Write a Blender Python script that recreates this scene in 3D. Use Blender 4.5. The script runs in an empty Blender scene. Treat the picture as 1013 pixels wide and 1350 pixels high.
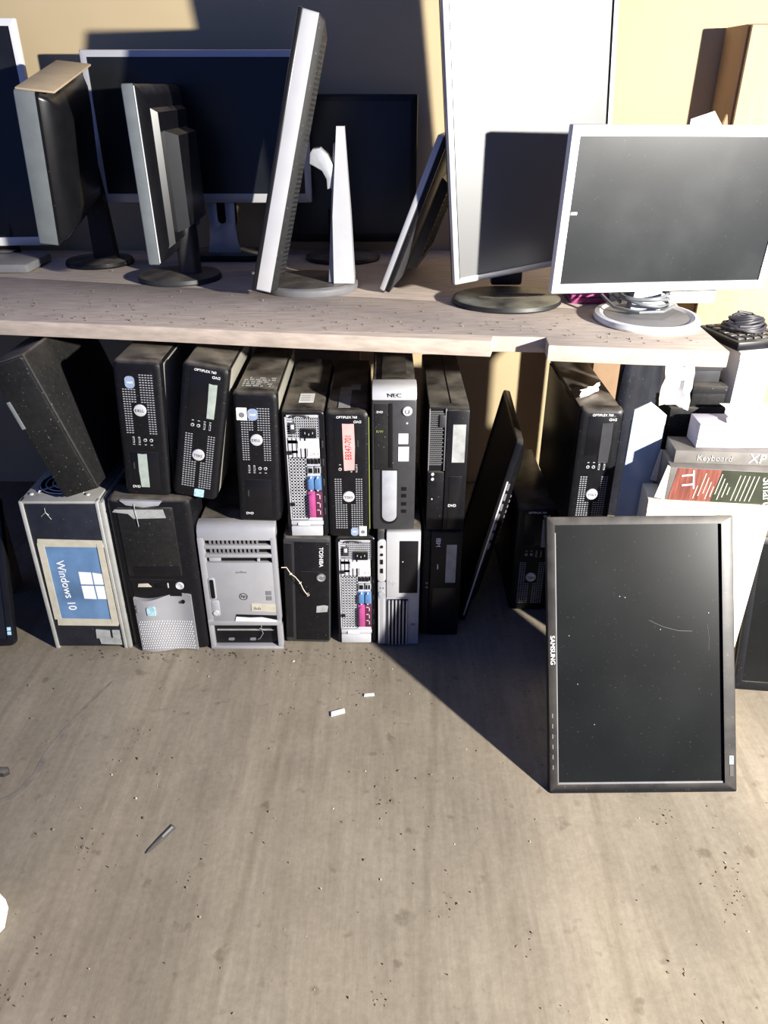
import bpy, bmesh, math, random
from mathutils import Matrix, Vector, Euler
R = math.radians
random.seed(7)
S = bpy.context.scene
COL = S.collection

# ------------------------------------------------------------------ camera
CAMZ, PITCH, FPX = 1.145, R(29), 1014.0
cd = bpy.data.cameras.new('camera')
cam = bpy.data.objects.new('camera', cd)
COL.objects.link(cam)
cam.location = (0, 0, CAMZ)
cam.rotation_euler = (R(90) - PITCH, 0, 0)
cd.sensor_fit = 'AUTO'
cd.sensor_width = 36
cd.lens = 36 * FPX / 1350
cd.clip_start = 0.02
S.camera = cam

# ------------------------------------------------------------------ materials
def pm(name, col, rough=0.5, metal=0.0, var=0.15, scale=40, dust=0.0, bump=0.0, spec=0.5, streak=None, dustcol=(.30, .26, .21), specks=0.0, blot=0.0):
    m = bpy.data.materials.new(name)
    m.use_nodes = True
    nt = m.node_tree
    N, L = nt.nodes, nt.links
    b = N['Principled BSDF']
    b.inputs['Roughness'].default_value = rough
    b.inputs['Metallic'].default_value = metal
    b.inputs['Specular IOR Level'].default_value = spec
    tc = N.new('ShaderNodeTexCoord')
    mp = N.new('ShaderNodeMapping')
    L.new(tc.outputs['Object'], mp.inputs['Vector'])
    if streak:
        mp.inputs['Scale'].default_value = streak
    nz = N.new('ShaderNodeTexNoise')
    nz.inputs['Scale'].default_value = scale
    nz.inputs['Detail'].default_value = 6
    L.new(mp.outputs['Vector'], nz.inputs['Vector'])
    rp = N.new('ShaderNodeValToRGB')
    c = Vector(col)
    rp.color_ramp.elements[0].position = .3
    rp.color_ramp.elements[1].position = .7
    rp.color_ramp.elements[0].color = (*(c * (1 - var)), 1)
    rp.color_ramp.elements[1].color = (*(c * (1 + var)), 1)
    L.new(nz.outputs['Fac'], rp.inputs['Fac'])
    out = rp.outputs['Color']

    def mix(fac_socket, colr, prev):
        mx = N.new('ShaderNodeMix')
        mx.data_type = 'RGBA'
        L.new(fac_socket, mx.inputs[0])
        L.new(prev, mx.inputs[6])
        mx.inputs[7].default_value = (*colr, 1)
        return mx.outputs[2]

    def ramp_noise(sc, lo, hi, amt, det=4):
        n2 = N.new('ShaderNodeTexNoise')
        n2.inputs['Scale'].default_value = sc
        n2.inputs['Detail'].default_value = det
        L.new(tc.outputs['Object'], n2.inputs['Vector'])
        mr = N.new('ShaderNodeMapRange')
        mr.inputs['From Min'].default_value = lo
        mr.inputs['From Max'].default_value = hi
        mr.inputs['To Max'].default_value = amt
        L.new(n2.outputs['Fac'], mr.inputs['Value'])
        return mr.outputs['Result']
    if blot:
        out = mix(ramp_noise(5, .45, .75, blot), dustcol, out)
    if specks:
        out = mix(ramp_noise(230, .70, .74, specks, 2), (.55, .52, .46), out)
    if dust:
        g = N.new('ShaderNodeNewGeometry')
        sx = N.new('ShaderNodeSeparateXYZ')
        L.new(g.outputs['Normal'], sx.inputs['Vector'])
        mr = N.new('ShaderNodeMapRange')
        mr.inputs['From Min'].default_value = .35
        mr.inputs['From Max'].default_value = .95
        mr.inputs['To Max'].default_value = dust
        L.new(sx.outputs['Z'], mr.inputs['Value'])
        mu = N.new('ShaderNodeMath')
        mu.operation = 'MULTIPLY'
        L.new(mr.outputs['Result'], mu.inputs[0])
        L.new(ramp_noise(18, .25, .65, 1.0), mu.inputs[1])
        out = mix(mu.outputs[0], dustcol, out)
    L.new(out, b.inputs['Base Color'])
    if bump:
        bp = N.new('ShaderNodeBump')
        bp.inputs['Strength'].default_value = bump
        bp.inputs['Distance'].default_value = .002
        L.new(nz.outputs['Fac'], bp.inputs['Height'])
        L.new(bp.outputs['Normal'], b.inputs['Normal'])
    return m

M = {}
M['black'] = pm('black_plastic', (.005, .005, .0065), .42, 0, .25, 60, .5, .05, .3, specks=.12)
M['dustyblack'] = pm('dust_covered_black_plastic', (.012, .012, .012), .5, 0, .2, 40, .95, .05, dustcol=(.20, .185, .135))
M['blackclean'] = pm('black_gloss_plastic', (.006, .006, .0075), .30, 0, .2, 30, .25, 0, .35)
M['blackmatte'] = pm('black_matte_plastic', (.009, .009, .009), .6, 0, .3, 90, .45, .15, .3, specks=.3, blot=.05)
M['steelblack'] = pm('black_painted_steel', (.005, .005, .0065), .38, .0, .2, 40, .6, .03, .3)
M['hole'] = pm('dark_opening', (.003, .003, .0035), .8, 0, 0, 10, 0, 0, .2)
M['silver'] = pm('silver_plastic', (.37, .37, .39), .36, .25, .06, 20, .35, .02)
M['silverframe'] = pm('silver_painted_frame', (.52, .52, .53), .32, .2, .05, 20, .2)
M['paleframe'] = pm('pale_silver_frame', (.72, .72, .72), .4, .1, .04, 20, .2)
M['chrome'] = pm('brushed_metal', (.58, .58, .60), .32, .25, .05, 30, 0)
M['greysteel'] = pm('grey_steel', (.38, .39, .42), .40, .2, .12, 35, .3, .04)
M['galv'] = pm('galvanised_steel', (.50, .51, .54), .42, .15, .14, 25, .25, .03)
M['sidegrey'] = pm('grey_side_panel', (.32, .30, .25), .45, .2, .10, 30, .4, .02)
M['darkgrey'] = pm('dark_grey_plastic', (.03, .03, .033), .45, 0, .15, 50, .5, .05)
M['midgrey'] = pm('mid_grey_plastic', (.17, .17, .18), .45, .1, .10, 40, .4, .05)
M['greybezel'] = pm('grey_green_plastic', (.17, .19, .19), .45, .05, .10, 30, .5, .05)
M['alu'] = pm('aluminium_profile', (.50, .50, .47), .42, .4, .10, 30, .3, .03)
M['navy'] = pm('dark_blue_black_panel', (.012, .014, .022), .45, 0, .3, 30, .5, .03, specks=.3)
M['screen'] = pm('dark_lcd_screen', (.010, .011, .012), .28, 0, .3, 8, 0, 0, .5)
M['screendust'] = pm('dusty_lcd_screen', (.008, .0085, .0085), .27, 0, .25, 6, 0, 0, .16, specks=.04, blot=.05, dustcol=(.06, .06, .058))
M['screengrey'] = pm('smeared_lcd_screen', (.016, .018, .019), .32, 0, .25, 5, 0, 0, .36, blot=.22, specks=.05, dustcol=(.09, .095, .095))
M['screenwhite'] = pm('dust_filmed_lcd_screen', (.08, .082, .083), .47, 0, .05, 3, 0, 0, .9, blot=.1, dustcol=(.10, .10, .098))
M['paper'] = pm('white_paper', (.78, .77, .73), .7, 0, .05, 30, 0, .05)
M['tape'] = pm('masking_tape', (.46, .43, .34), .65, 0, .12, 40, 0, .1)
M['tapegreen'] = pm('greenish_tape', (.33, .38, .34), .6, 0, .14, 60, 0, .1)
M['tapegrey'] = pm('silver_grey_tape', (.33, .34, .33), .5, .1, .2, 50, 0, .15)
M['tapepink'] = pm('pink_tape', (.62, .34, .32), .6, 0, .08, 40, 0, .1)
M['redink'] = pm('red_ink', (.45, .03, .04), .6, 0, .05)
M['ink'] = pm('black_ink', (.015, .015, .015), .6, 0, .05)
M['white'] = pm('white_print', (.8, .8, .8), .5, 0, .03)
M['badge'] = pm('blue_grey_badge', (.30, .38, .52), .35, .2, .1, 80)
M['badgecyan'] = pm('pale_cyan_badge', (.38, .60, .68), .35, .1, .25, 120)
M['vga'] = pm('blue_connector', (.09, .20, .40), .4, 0, .1, 60)
M['magenta'] = pm('magenta_connector', (.36, .06, .20), .4, 0, .1, 60)
M['maroon'] = pm('maroon_bracket', (.09, .012, .04), .5, 0, .15, 60)
M['greenmark'] = pm('green_strip', (.22, .25, .07), .4, 0, .1)
M['winblue'] = pm('blue_printout', (.10, .19, .34), .45, 0, .45, 9, 0, 0, .5, blot=.25, dustcol=(.28, .42, .62))
M['board'] = pm('shelf_board', (.47, .39, .325), .75, 0, .18, 14, 0, .25, .3, (1.2, 7, 7), blot=.25, dustcol=(.30, .26, .22))
M['wood'] = pm('rough_timber', (.40, .27, .16), .75, 0, .2, 12, 0, .3, .3, (6, 6, .8))
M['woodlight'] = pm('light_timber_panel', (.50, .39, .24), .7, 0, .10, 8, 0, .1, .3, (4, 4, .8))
M['wall'] = pm('tan_painted_wall', (.52, .41, .245), .85, 0, .05, 3, 0, .05, .2)
M['box'] = pm('white_cardboard', (.80, .78, .74), .7, 0, .04, 8, 0, .03)
M['lamplitdust'] = pm('lamplit_dusty_plastic', (.42, .33, .21), .7, 0, .1, 30)  # dusty plastic, tan because warm lamplight is put into the colour
M['shadedpaper'] = pm('shaded_white_paper', (.40, .39, .41), .7, 0, .08, 30, 0, .1)  # darker copy of white paper, with its shade in the colour
M['cream'] = pm('cream_cardboard', (.78, .70, .56), .75, 0, .05, 10, 0, .03)
M['pinkwhite'] = pm('lilac_white_cardboard', (.72, .66, .74), .6, 0, .06, 12)
M['lilac'] = pm('lilac_print', (.50, .44, .62), .6, 0, .2, 30)
M['boxred'] = pm('red_brown_print', (.19, .055, .038), .55, 0, .45, 60, streak=(3, 1, .3))
M['boxgreen'] = pm('olive_black_print', (.028, .034, .019), .5, 0, .35, 25)
M['boxgrey'] = pm('grey_print_carton', (.17, .155, .14), .6, 0, .2, 30)
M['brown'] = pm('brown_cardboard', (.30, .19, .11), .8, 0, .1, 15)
M['bluemetal'] = pm('blue_grey_sheet_metal', (.50, .60, .70), .33, .25, .08, 6, 0, 0, .5, blot=.2, dustcol=(.25, .26, .27))
M['cable'] = pm('dark_cable', (.03, .028, .035), .5, 0, .2)
M['greycable'] = pm('grey_cable', (.16, .17, .18), .45, 0, .1)
M['string'] = pm('cream_string', (.62, .56, .44), .8, 0, .2, 200)
M['dirt'] = pm('dry_dirt', (.10, .075, .05), .9, 0, .5, 150)
M['leafbit'] = pm('dry_leaf_bits', (.16, .12, .08), .9, 0, .6, 20)
M['stain'] = pm('dark_stain', (.17, .145, .115), .9, 0, .25, 40)
M['whiteplastic'] = pm('white_plastic', (.82, .82, .80), .4, 0, .03)

# floor: worn, dusty boards with streaks running away from the viewer
def floor_mat():
    m = bpy.data.materials.new('dusty_floor')
    m.use_nodes = True
    nt = m.node_tree
    N, L = nt.nodes, nt.links
    b = N['Principled BSDF']
    b.inputs['Roughness'].default_value = .75
    b.inputs['Specular IOR Level'].default_value = .25
    tc = N.new('ShaderNodeTexCoord')

    def noise(scale, vec_scale, det=6, rough=.6):
        mp = N.new('ShaderNodeMapping')
        mp.inputs['Scale'].default_value = vec_scale
        mp.inputs['Rotation'].default_value = (0, 0, R(4))
        L.new(tc.outputs['Object'], mp.inputs['Vector'])
        n = N.new('ShaderNodeTexNoise')
        n.inputs['Scale'].default_value = scale
        n.inputs['Detail'].default_value = det
        n.inputs['Roughness'].default_value = rough
        L.new(mp.outputs['Vector'], n.inputs['Vector'])
        return n.outputs['Fac']

    def ramp(fac, p0, c0, p1, c1):
        r = N.new('ShaderNodeValToRGB')
        r.color_ramp.elements[0].position = p0
        r.color_ramp.elements[1].position = p1
        r.color_ramp.elements[0].color = (*c0, 1)
        r.color_ramp.elements[1].color = (*c1, 1)
        L.new(fac, r.inputs['Fac'])
        return r.outputs['Color']

    def mul(a, b2, f=1.0):
        mx = N.new('ShaderNodeMix')
        mx.data_type = 'RGBA'
        mx.blend_type = 'MULTIPLY'
        mx.inputs[0].default_value = f
        L.new(a, mx.inputs[6])
        L.new(b2, mx.inputs[7])
        return mx.outputs[2]
    base = ramp(noise(2.2, (1, 1, 1)), .3, (.222, .190, .148), .7, (.292, .254, .198))
    grain = ramp(noise(7, (9, .6, 1), 8, .7), .35, (.84, .82, .80), .65, (1.04, 1.04, 1.04))
    fine = ramp(noise(90, (1, 1, 1), 5, .7), .3, (.86, .86, .86), .7, (1.06, 1.06, 1.06))
    spots = ramp(noise(26, (1, 1, 1), 3, .5), .27, (.62, .60, .58), .36, (1, 1, 1))
    seam = N.new('ShaderNodeTexWave')
    seam.bands_direction = 'X'
    seam.inputs['Scale'].default_value = 1.05
    seam.inputs['Distortion'].default_value = .15
    mp = N.new('ShaderNodeMapping')
    mp.inputs['Rotation'].default_value = (0, 0, R(5))
    L.new(tc.outputs['Object'], mp.inputs['Vector'])
    L.new(mp.outputs['Vector'], seam.inputs['Vector'])
    sm = ramp(seam.outputs['Fac'], .0, (.80, .79, .77), .012, (1, 1, 1))
    planks = ramp(noise(1.5, (3.2, .10, 1), 2, .4), .38, (.86, .86, .85), .62, (1.07, 1.06, 1.04))
    smear = ramp(noise(5, (1, .8, 1), 7, .75), .36, (.80, .79, .78), .60, (1.03, 1.03, 1.02))
    c = mul(mul(mul(mul(mul(mul(base, grain), fine), spots, .8), sm, .7), planks), smear, .8)
    L.new(c, b.inputs['Base Color'])
    bp = N.new('ShaderNodeBump')
    bp.inputs['Strength'].default_value = .19
    bp.inputs['Distance'].default_value = .003
    L.new(noise(60, (1, 1, 1)), bp.inputs['Height'])
    L.new(bp.outputs['Normal'], b.inputs['Normal'])
    return m
M['floor'] = floor_mat()

# ------------------------------------------------------------------ mesh builder
class MB:
    def __init__(self, mat=None):
        self.bm = bmesh.new()
        self.M = mat.copy() if mat else Matrix()

    def _add(self, bm2, m=None):
        mm = self.M @ m if m else self.M
        bmesh.ops.transform(bm2, matrix=mm, verts=bm2.verts)
        me = bpy.data.meshes.new('tmp')
        bm2.to_mesh(me)
        bm2.free()
        self.bm.from_mesh(me)
        bpy.data.meshes.remove(me)
        return self

    def box(self, x0, x1, y0, y1, z0, z1, b=0.0, seg=2, m=None):
        bm2 = bmesh.new()
        bmesh.ops.create_cube(bm2, size=1)
        for v in bm2.verts:
            v.co = Vector(((x0 + x1) / 2 + v.co.x * (x1 - x0), (y0 + y1) / 2 + v.co.y * (y1 - y0), (z0 + z1) / 2 + v.co.z * (z1 - z0)))
        if b > 0:
            b = min(b, .49 * min(abs(x1 - x0), abs(y1 - y0), abs(z1 - z0)))
            bmesh.ops.bevel(bm2, geom=list(bm2.edges), offset=b, segments=seg, profile=.5, affect='EDGES')
        return self._add(bm2, m)

    def prism(self, pts, a0, a1, axis='y', b=0.0, m=None, seg=2):
        """outline pts in the plane square to AXIS, swept a0..a1. axis y: pts are (x,z); axis z: (x,y); axis x: (y,z)"""
        bm2 = bmesh.new()
        def P(p, a):
            return {'y': (p[0], a, p[1]), 'z': (p[0], p[1], a), 'x': (a, p[0], p[1])}[axis]
        v0 = [bm2.verts.new(P(p, a0)) for p in pts]
        v1 = [bm2.verts.new(P(p, a1)) for p in pts]
        n = len(pts)
        f0 = bm2.faces.new(v0)
        f1 = bm2.faces.new(list(reversed(v1)))
        for i in range(n):
            bm2.faces.new((v0[i], v1[i], v1[(i + 1) % n], v0[(i + 1) % n]))
        bmesh.ops.recalc_face_normals(bm2, faces=bm2.faces)
        if b > 0:
            ed = [e for e in bm2.edges if len(e.link_faces) == 2 and (f0 in e.link_faces or f1 in e.link_faces)]
            bmesh.ops.bevel(bm2, geom=ed, offset=b, segments=seg, profile=.5, affect='EDGES')
        return self._add(bm2, m)

    def loops(self, rings, cap0=True, cap1=True, closed=True, m=None):
        bm2 = bmesh.new()
        vs = [[bm2.verts.new(p) for p in r] for r in rings]
        n = len(vs[0])
        for a, c in zip(vs, vs[1:]):
            for i in range(n if closed else n - 1):
                bm2.faces.new((a[i], a[(i + 1) % n], c[(i + 1) % n], c[i]))
        if cap0:
            bm2.faces.new(list(reversed(vs[0])))
        if cap1:
            bm2.faces.new(vs[-1])
        bmesh.ops.recalc_face_normals(bm2, faces=bm2.faces)
        return self._add(bm2, m)

    def lathe(self, prof, seg=40, sx=1, sy=1, m=None):
        rings = [[(r * sx * math.cos(2 * math.pi * i / seg), r * sy * math.sin(2 * math.pi * i / seg), z) for i in range(seg)] for r, z in prof]
        return self.loops(rings, m=m)

    def cyl(self, p0, p1, r0, r1=None, seg=24, m=None):
        r1 = r0 if r1 is None else r1
        p0, p1 = Vector(p0), Vector(p1)
        d = p1 - p0
        q = d.to_track_quat('Z', 'Y').to_matrix().to_4x4()
        mm = Matrix.Translation(p0) @ q
        rings = []
        for r, z in ((r0, 0), (r1, d.length)):
            rings.append([(mm @ Vector((r * math.cos(2 * math.pi * i / seg), r * math.sin(2 * math.pi * i / seg), z))) for i in range(seg)])
        return self.loops(rings, m=m)

    def tube(self, pts, r, seg=8, m=None):
        pts = [Vector(p) for p in pts]
        rings = []
        up = Vector((0, 0, 1))
        for i, p in enumerate(pts):
            t = (pts[min(i + 1, len(pts) - 1)] - pts[max(i - 1, 0)]).normalized()
            a = t.cross(up)
            if a.length < .05:
                a = t.cross(Vector((1, 0, 0)))
            a.normalize()
            b = t.cross(a)
            rings.append([p + r * (a * math.cos(2 * math.pi * k / seg) + b * math.sin(2 * math.pi * k / seg)) for k in range(seg)])
        return self.loops(rings, m=m)

    def disc(self, x, z, r, y0, y1, seg=24, m=None):      # a button on a front face
        return self.cyl((x, y1, z), (x, y0, z), r, r * .94, seg, m)

    def text(self, s, x, z, size, y=-.0006, rot=0, depth=.0003, align='CENTER', sx=1.0, m=None):
        """lettering standing on the face y (reads from -y); rot in degrees clockwise"""
        cu = bpy.data.curves.new('tmpfont', 'FONT')
        cu.body = s
        cu.size = size
        cu.align_x = align
        cu.align_y = 'CENTER'
        cu.extrude = depth
        ob = bpy.data.objects.new('tmpfont', cu)
        COL.objects.link(ob)
        dg = bpy.context.evaluated_depsgraph_get()
        me = bpy.data.meshes.new_from_object(ob.evaluated_get(dg))
        bm2 = bmesh.new()
        bm2.from_mesh(me)
        bpy.data.objects.remove(ob)
        bpy.data.curves.remove(cu)
        bpy.data.meshes.remove(me)
        mm = Matrix.Translation((x, y, z)) @ Matrix.Rotation(R(rot), 4, 'Y') @ Matrix.Rotation(R(90), 4, 'X') @ Matrix.Diagonal((sx, 1, 1, 1))
        return self._add(bm2, m @ mm if m else mm)

    def build(self, name, mat, parent=None, smooth=35):
        me = bpy.data.meshes.new(name)
        bmesh.ops.remove_doubles(self.bm, verts=self.bm.verts, dist=1e-6)
        self.bm.to_mesh(me)
        self.bm.free()
        me.materials.append(M[mat])
        me.polygons.foreach_set('use_smooth', [True] * len(me.polygons))
        me.set_sharp_from_angle(angle=R(smooth))
        o = bpy.data.objects.new(name, me)
        COL.objects.link(o)
        if parent:
            o.parent = parent
        return o

def tag(o, label=None, cat=None, group=None, kind=None):
    if label: o['label'] = label
    if cat: o['category'] = cat
    if group: o['group'] = group
    if kind: o['kind'] = kind
    return o

def thing(name, label, cat, loc, ry=0, rz=0, rx=0, group=None):
    o = bpy.data.objects.new(name, None)
    COL.objects.link(o)
    o.empty_display_size = .05
    o.location = loc
    o.rotation_euler = (rx, ry, rz)
    return tag(o, label, cat, group)

def rrect(x0, x1, z0, z1, r, n=5, corners=(1, 1, 1, 1)):
    """rounded rectangle; corners: bl, br, tr, tl"""
    out = []
    for (cx, cz, a0, k) in ((x0 + r, z0 + r, 180, 0), (x1 - r, z0 + r, 270, 1), (x1 - r, z1 - r, 0, 2), (x0 + r, z1 - r, 90, 3)):
        if not corners[k]:
            out.append(((x0, z0), (x1, z0), (x1, z1), (x0, z1))[k])
            continue
        for i in range(n + 1):
            a = R(a0 + 90 * i / n)
            out.append((cx + r * math.cos(a), cz + r * math.sin(a)))
    return out

# ------------------------------------------------------------------ setting
WY = 2.275
o = MB().box(-2.6, 2.6, -1.2, WY + .1, -.08, 0).build('floor', 'floor'); tag(o, kind='structure')
o = MB().box(-2.6, 2.6, WY, WY + .1, 0, 2.4).build('wall_back', 'wall'); tag(o, kind='structure')

# shelf board with the notch sawn into its front edge
SZ0, SZ1 = .708, .738
def front(x):
    return 1.405 - .148 * x
pts = [(-1.7, front(-1.7)), (-.9, front(-.9)), (-.45, front(-.45) + .003), (-.18, front(-.18) - .002), (.05, front(.05)), (.196, front(.196)), (.203, 1.408), (.300, 1.402), (.296, 1.352), (.45, 1.330), (.606, 1.315),
       (.612, 1.475), (.614, 1.565), (-.30, 1.770), (-.94, 1.920), (-1.7, 2.10)]
shelf = thing('shelf', 'long dusty wooden shelf board carrying the old monitors above the computer cases', 'shelf', (0, 1.9, SZ0))
SM = Matrix.Translation((0, -1.9, -SZ0))
mb = MB(SM); mb.prism(pts, SZ0, SZ1, 'z', .002); mb.build('board', 'board', shelf)
mb = MB(SM); mb.prism([(-1.7, 2.103), (-.94, 1.923), (-.30, 1.773), (.614, 1.568), (.64, 1.75), (.70, 1.95), (.70, 2.265), (-1.7, 2.265)], SZ0, SZ1 - .0008, 'z', .0015); mb.build('board', 'board', shelf)
for (x, y, wd) in ((.640, 2.20, .032), (-.985, 1.66, .03), (-1.5, 2.2, .04), (-.1, 2.22, .03)):
    MB(SM).box(x - wd, x + wd, y - wd, y + wd, .001, SZ0 - .0005, .003).build('leg', 'wood', shelf)

# timber cupboard end at the far right
t = thing('timber_cupboard', 'tall timber cupboard with brown shaded side standing against the back wall', 'cupboard', (1.03, 2.185, 0))
MB().box(-.175, .2, -.055, .085, 0, 1.272, .004).build('carcass', 'brown', t)  # shade of the side is put into the colour, browner than the door
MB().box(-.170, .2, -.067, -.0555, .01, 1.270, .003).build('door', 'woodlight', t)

# ------------------------------------------------------------------ small-form desktop cases
def vu(w, h, flip):
    def f(u, v):
        if flip:
            u, v = 1 - u, 1 - v
        return ((u - .5) * w, (1 - v) * h)
    return f

def rect(mb, f, u0, u1, v0, v1, y0, y1, b=0.0):
    (xa, za), (xb, zb) = f(u0, v0), f(u1, v1)
    return mb.box(min(xa, xb), max(xa, xb), y0, y1, min(za, zb), max(za, zb), b)

def slim_case(loc, label, ry=0, rz=0, w=.0925, h=.289, d=.34, flip=False, side='sidegrey', tape=None, grp='slim black desktop cases with a round silver badge',
              badges=(), tag_print=None, grille_rows=(.10, .50), notes=None, stickers=()):
    t = thing('desktop_computer', label, 'computer', loc, ry, rz, group=grp)
    f = vu(w, h, flip)
    # case: sheet metal body, side panels, black cover
    MB().box(-w / 2 + .003, w / 2 - .003, .012, d, .002, h - .003, .003).build('case', 'steelblack', t)
    MB().box(w / 2 - .0035, w / 2 - .0005, .022, d - .004, .006, h - .012, .0012).build('side_panel', side, t)
    MB().box(-w / 2 + .0005, -w / 2 + .0035, .022, d - .004, .006, h - .012, .0012).build('side_panel', 'steelblack', t)
    # moulded bezel
    mb = MB()
    rings = []
    for (y, ins) in ((.024, .0), (.010, .0), (.004, .0015), (.001, .005), (0, .009)):
        rings.append([(x, y, z) for x, z in rrect(-w / 2 + ins, w / 2 - ins, ins * .6, h - ins, .010)])
    mb.loops(rings)
    fb = mb.build('front_bezel', 'black', t)
    # ventilation dashes either side of the badge
    mb = MB()
    v = grille_rows[0]
    while v < grille_rows[1]:
        near = abs(v - .36) < .055
        for (u0, u1) in ((.17, .46), (.54, .84)):
            if u0 < .5 and v < .19 and badges and badges[0][0] == 'top':
                continue
            n = 5
            for k in range(n):
                ua = u0 + (u1 - u0) * k / n
                ub = ua + (u1 - u0) / n * .62
                if .355 < (ua + ub) / 2 < .645 and v > .285:
                    continue
                rect(mb, f, ua, ub, v, v + .0062, -.0009, .003)
        v += .0175
    mb.build('vent_grille', 'greysteel', t)
    # badge button
    cx, cz = f(.5, .345)
    mb = MB()
    mb.loops([[(cx + r * math.cos(a), y, cz + r * math.sin(a)) for a in [2 * math.pi * i / 28 for i in range(28)]] for r, y in ((.0125, .002), (.0125, -.002), (.0112, -.0034), (.006, -.0040))])
    bt = mb.build('power_button', 'chrome', t)
    MB().text('DELL', cx, cz, .0078, -.0041, 180 if flip else 0).build('lettering', 'ink', bt)
    # jacks and usb slots
    mb = MB()
    for k, (u, kind) in enumerate(((.30, 's'), (.42, 's'), (.55, 'j'), (.68, 'j'))):
        x, z = f(u, .565)
        if kind == 's':
            mb.box(x - .0016, x + .0016, -.0010, .002, z - .0065, z + .0065)
        else:
            mb.disc(x, z, .0036, -.0010, .002, 14)
        x, z = f(u, .60)
        mb.box(x - .002, x + .002, -.0008, .002, z - .0006, z + .0006)
    mb.build('front_port', 'chrome', t)
    mb = MB()
    for k, u in enumerate((.30, .42)):
        x, z = f(u, .565)
        mb.box(x - .0008, x + .0008, -.0014, .001, z - .0052, z + .0052)
    for u in (.55, .68):
        x, z = f(u, .565)
        mb.disc(x, z, .002, -.0014, .001, 12)
    mb.build('socket_opening', 'hole', t)
    # optical drive tray outline
    mb = MB()
    rect(mb, f, .20, .80, .655, .955, -.0007, .003, .0006)
    tr = mb.build('drive_tray', 'blackclean', t)
    mb = MB()
    rect(mb, f, .24, .27, .74, .79, -.0012, .001)
    mb.build('tray_button', 'darkgrey', tr)
    x, z = f(.26, .93)
    MB().text('DVD', x, z, .0075, -.0012, 180 if flip else 0).build('disc_mark', 'white', tr)
    x, z = f(.5, .975)
    if flip:
        MB().text('OPTIPLEX 760', x, z - .004, .0068, -.0006, 0).build('lettering', 'white', t)
    if tape:
        mat, u0, u1, v0, v1, words = tape
        xa, xb = (u0 - .5) * w, (u1 - .5) * w
        za, zb = (1 - v1) * h, (1 - v0) * h
        j = lambda: random.uniform(-.0012, .0012)
        pts = [(xa + j(), zb), ((xa + xb) / 2, zb + j()), (xb, zb + j()), (xb + j() + .001, (za + zb) / 2), (xb + j(), za), (xa + .001, za + j()), (xa + j(), (za + zb) / 2)]
        mb = MB()
        mb.prism(pts, -.0016, .001, 'y')
        tp = mb.build('tape_label', mat, t)
        tag(tp, {'tapepink': 'pink tape with red handwriting', 'tapegreen': 'pale green tape strip'}.get(mat, 'grey tape strip'))
        if words:
            MB().text(words, (xa + xb) / 2, (za + zb) / 2, (xb - xa) * .78, -.0019, -90, .0003, sx=.72).build('handwriting', 'redink' if mat == 'tapepink' else 'midgrey', tp)
    for (mat, u0, u1, v0, v1, rnd) in stickers:
        xa, xb = (u0 - .5) * w, (u1 - .5) * w
        za, zb = (1 - v1) * h, (1 - v0) * h
        s = MB().prism(rrect(xa, xb, za, zb, rnd * (xb - xa)), -.0014, .001, 'y').build('sticker', mat, t)
        if mat == 'paper':
            mb = MB()
            mb.disc((xa + xb) / 2, za + (zb - za) * .42, (xb - xa) * .30, -.0018, 0, 16)
            k = mb.build('logo', 'midgrey', s)
            MB().disc((xa + xb) / 2, za + (zb - za) * .42, (xb - xa) * .13, -.0021, 0, 12).build('logo_centre', 'paper', k) if False else None
        else:
            MB().text('intel', (xa + xb) / 2, (za + zb) / 2, (xb - xa) * .36, -.0017, 180 if flip and mat != 'badgecyan' else 0).build('logo', 'white', s)
    if notes:
        notes(t, w, h, d)
    return t

def dust_print(t, w, h, d):   # rating plate printed on the top face
    m = Matrix.Translation((0, .075, h - .0026)) @ Matrix.Rotation(R(-90), 4, 'X')
    mb = MB()
    for r in range(5):
        x = -w * .36
        while x < w * .34:
            l = random.uniform(.003, .012)
            if random.random() < .8:
                mb.box(x, min(x + l, w * .36), .045 + r * .012, .045 + r * .012 + random.uniform(.003, .007), h - .0032, h - .0022)
            x += l + .003
    mb.build('rating_print', 'tapegrey', t)

A_B = -.4915
slim_case((-.4905, 1.418, .3985), 'slim black desktop leaning slightly on the perforated-panel tower, green tape low on front', R(3.4),
          tape=('tapegreen', .36, .55, .67, .93, None), stickers=(('badge', .24, .44, .105, .19, .4),), badges=(('top',),), grille_rows=(.09, .52))
slim_case((-.3935, 1.412, .3965), 'slim black desktop tilted most, pale tape high on its front, cyan badge below', R(11.0), w=.090,
          flip=True, tape=('tapegreen', .60, .78, .12, .37, None), stickers=(('badgecyan', .48, .70, .925, .985, .1),), grille_rows=(.09, .50))
slim_case((-.2630, 1.422, .3335), 'slim black desktop on the silver tower with printed lines on its top', R(2.0), w=.088,
          stickers=(('paper', .08, .31, .11, .20, .06), ('badge', .33, .55, .115, .20, .4)), badges=(('top',),), grille_rows=(.11, .50), notes=dust_print)

def top_tape(t, w, h, d):
    mb = MB()
    mb.box(-.018, .006, .03, .15, h - .0030, h - .0018)
    mb.box(.004, .024, .135, .165, h - .0029, h - .0016)
    tag(mb.build('tape_strip', 'tapegrey', t), 'grey tape strips')
    MB().box(-.020, .022, .014, .020, h - .0030, h - .0012).build('paper_edge', 'paper', t)
    MB().box(w / 2 - .0012, w / 2 + .0006, .002, .008, .02, h - .012).build('edge_strip', 'greenmark', t)

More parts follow.
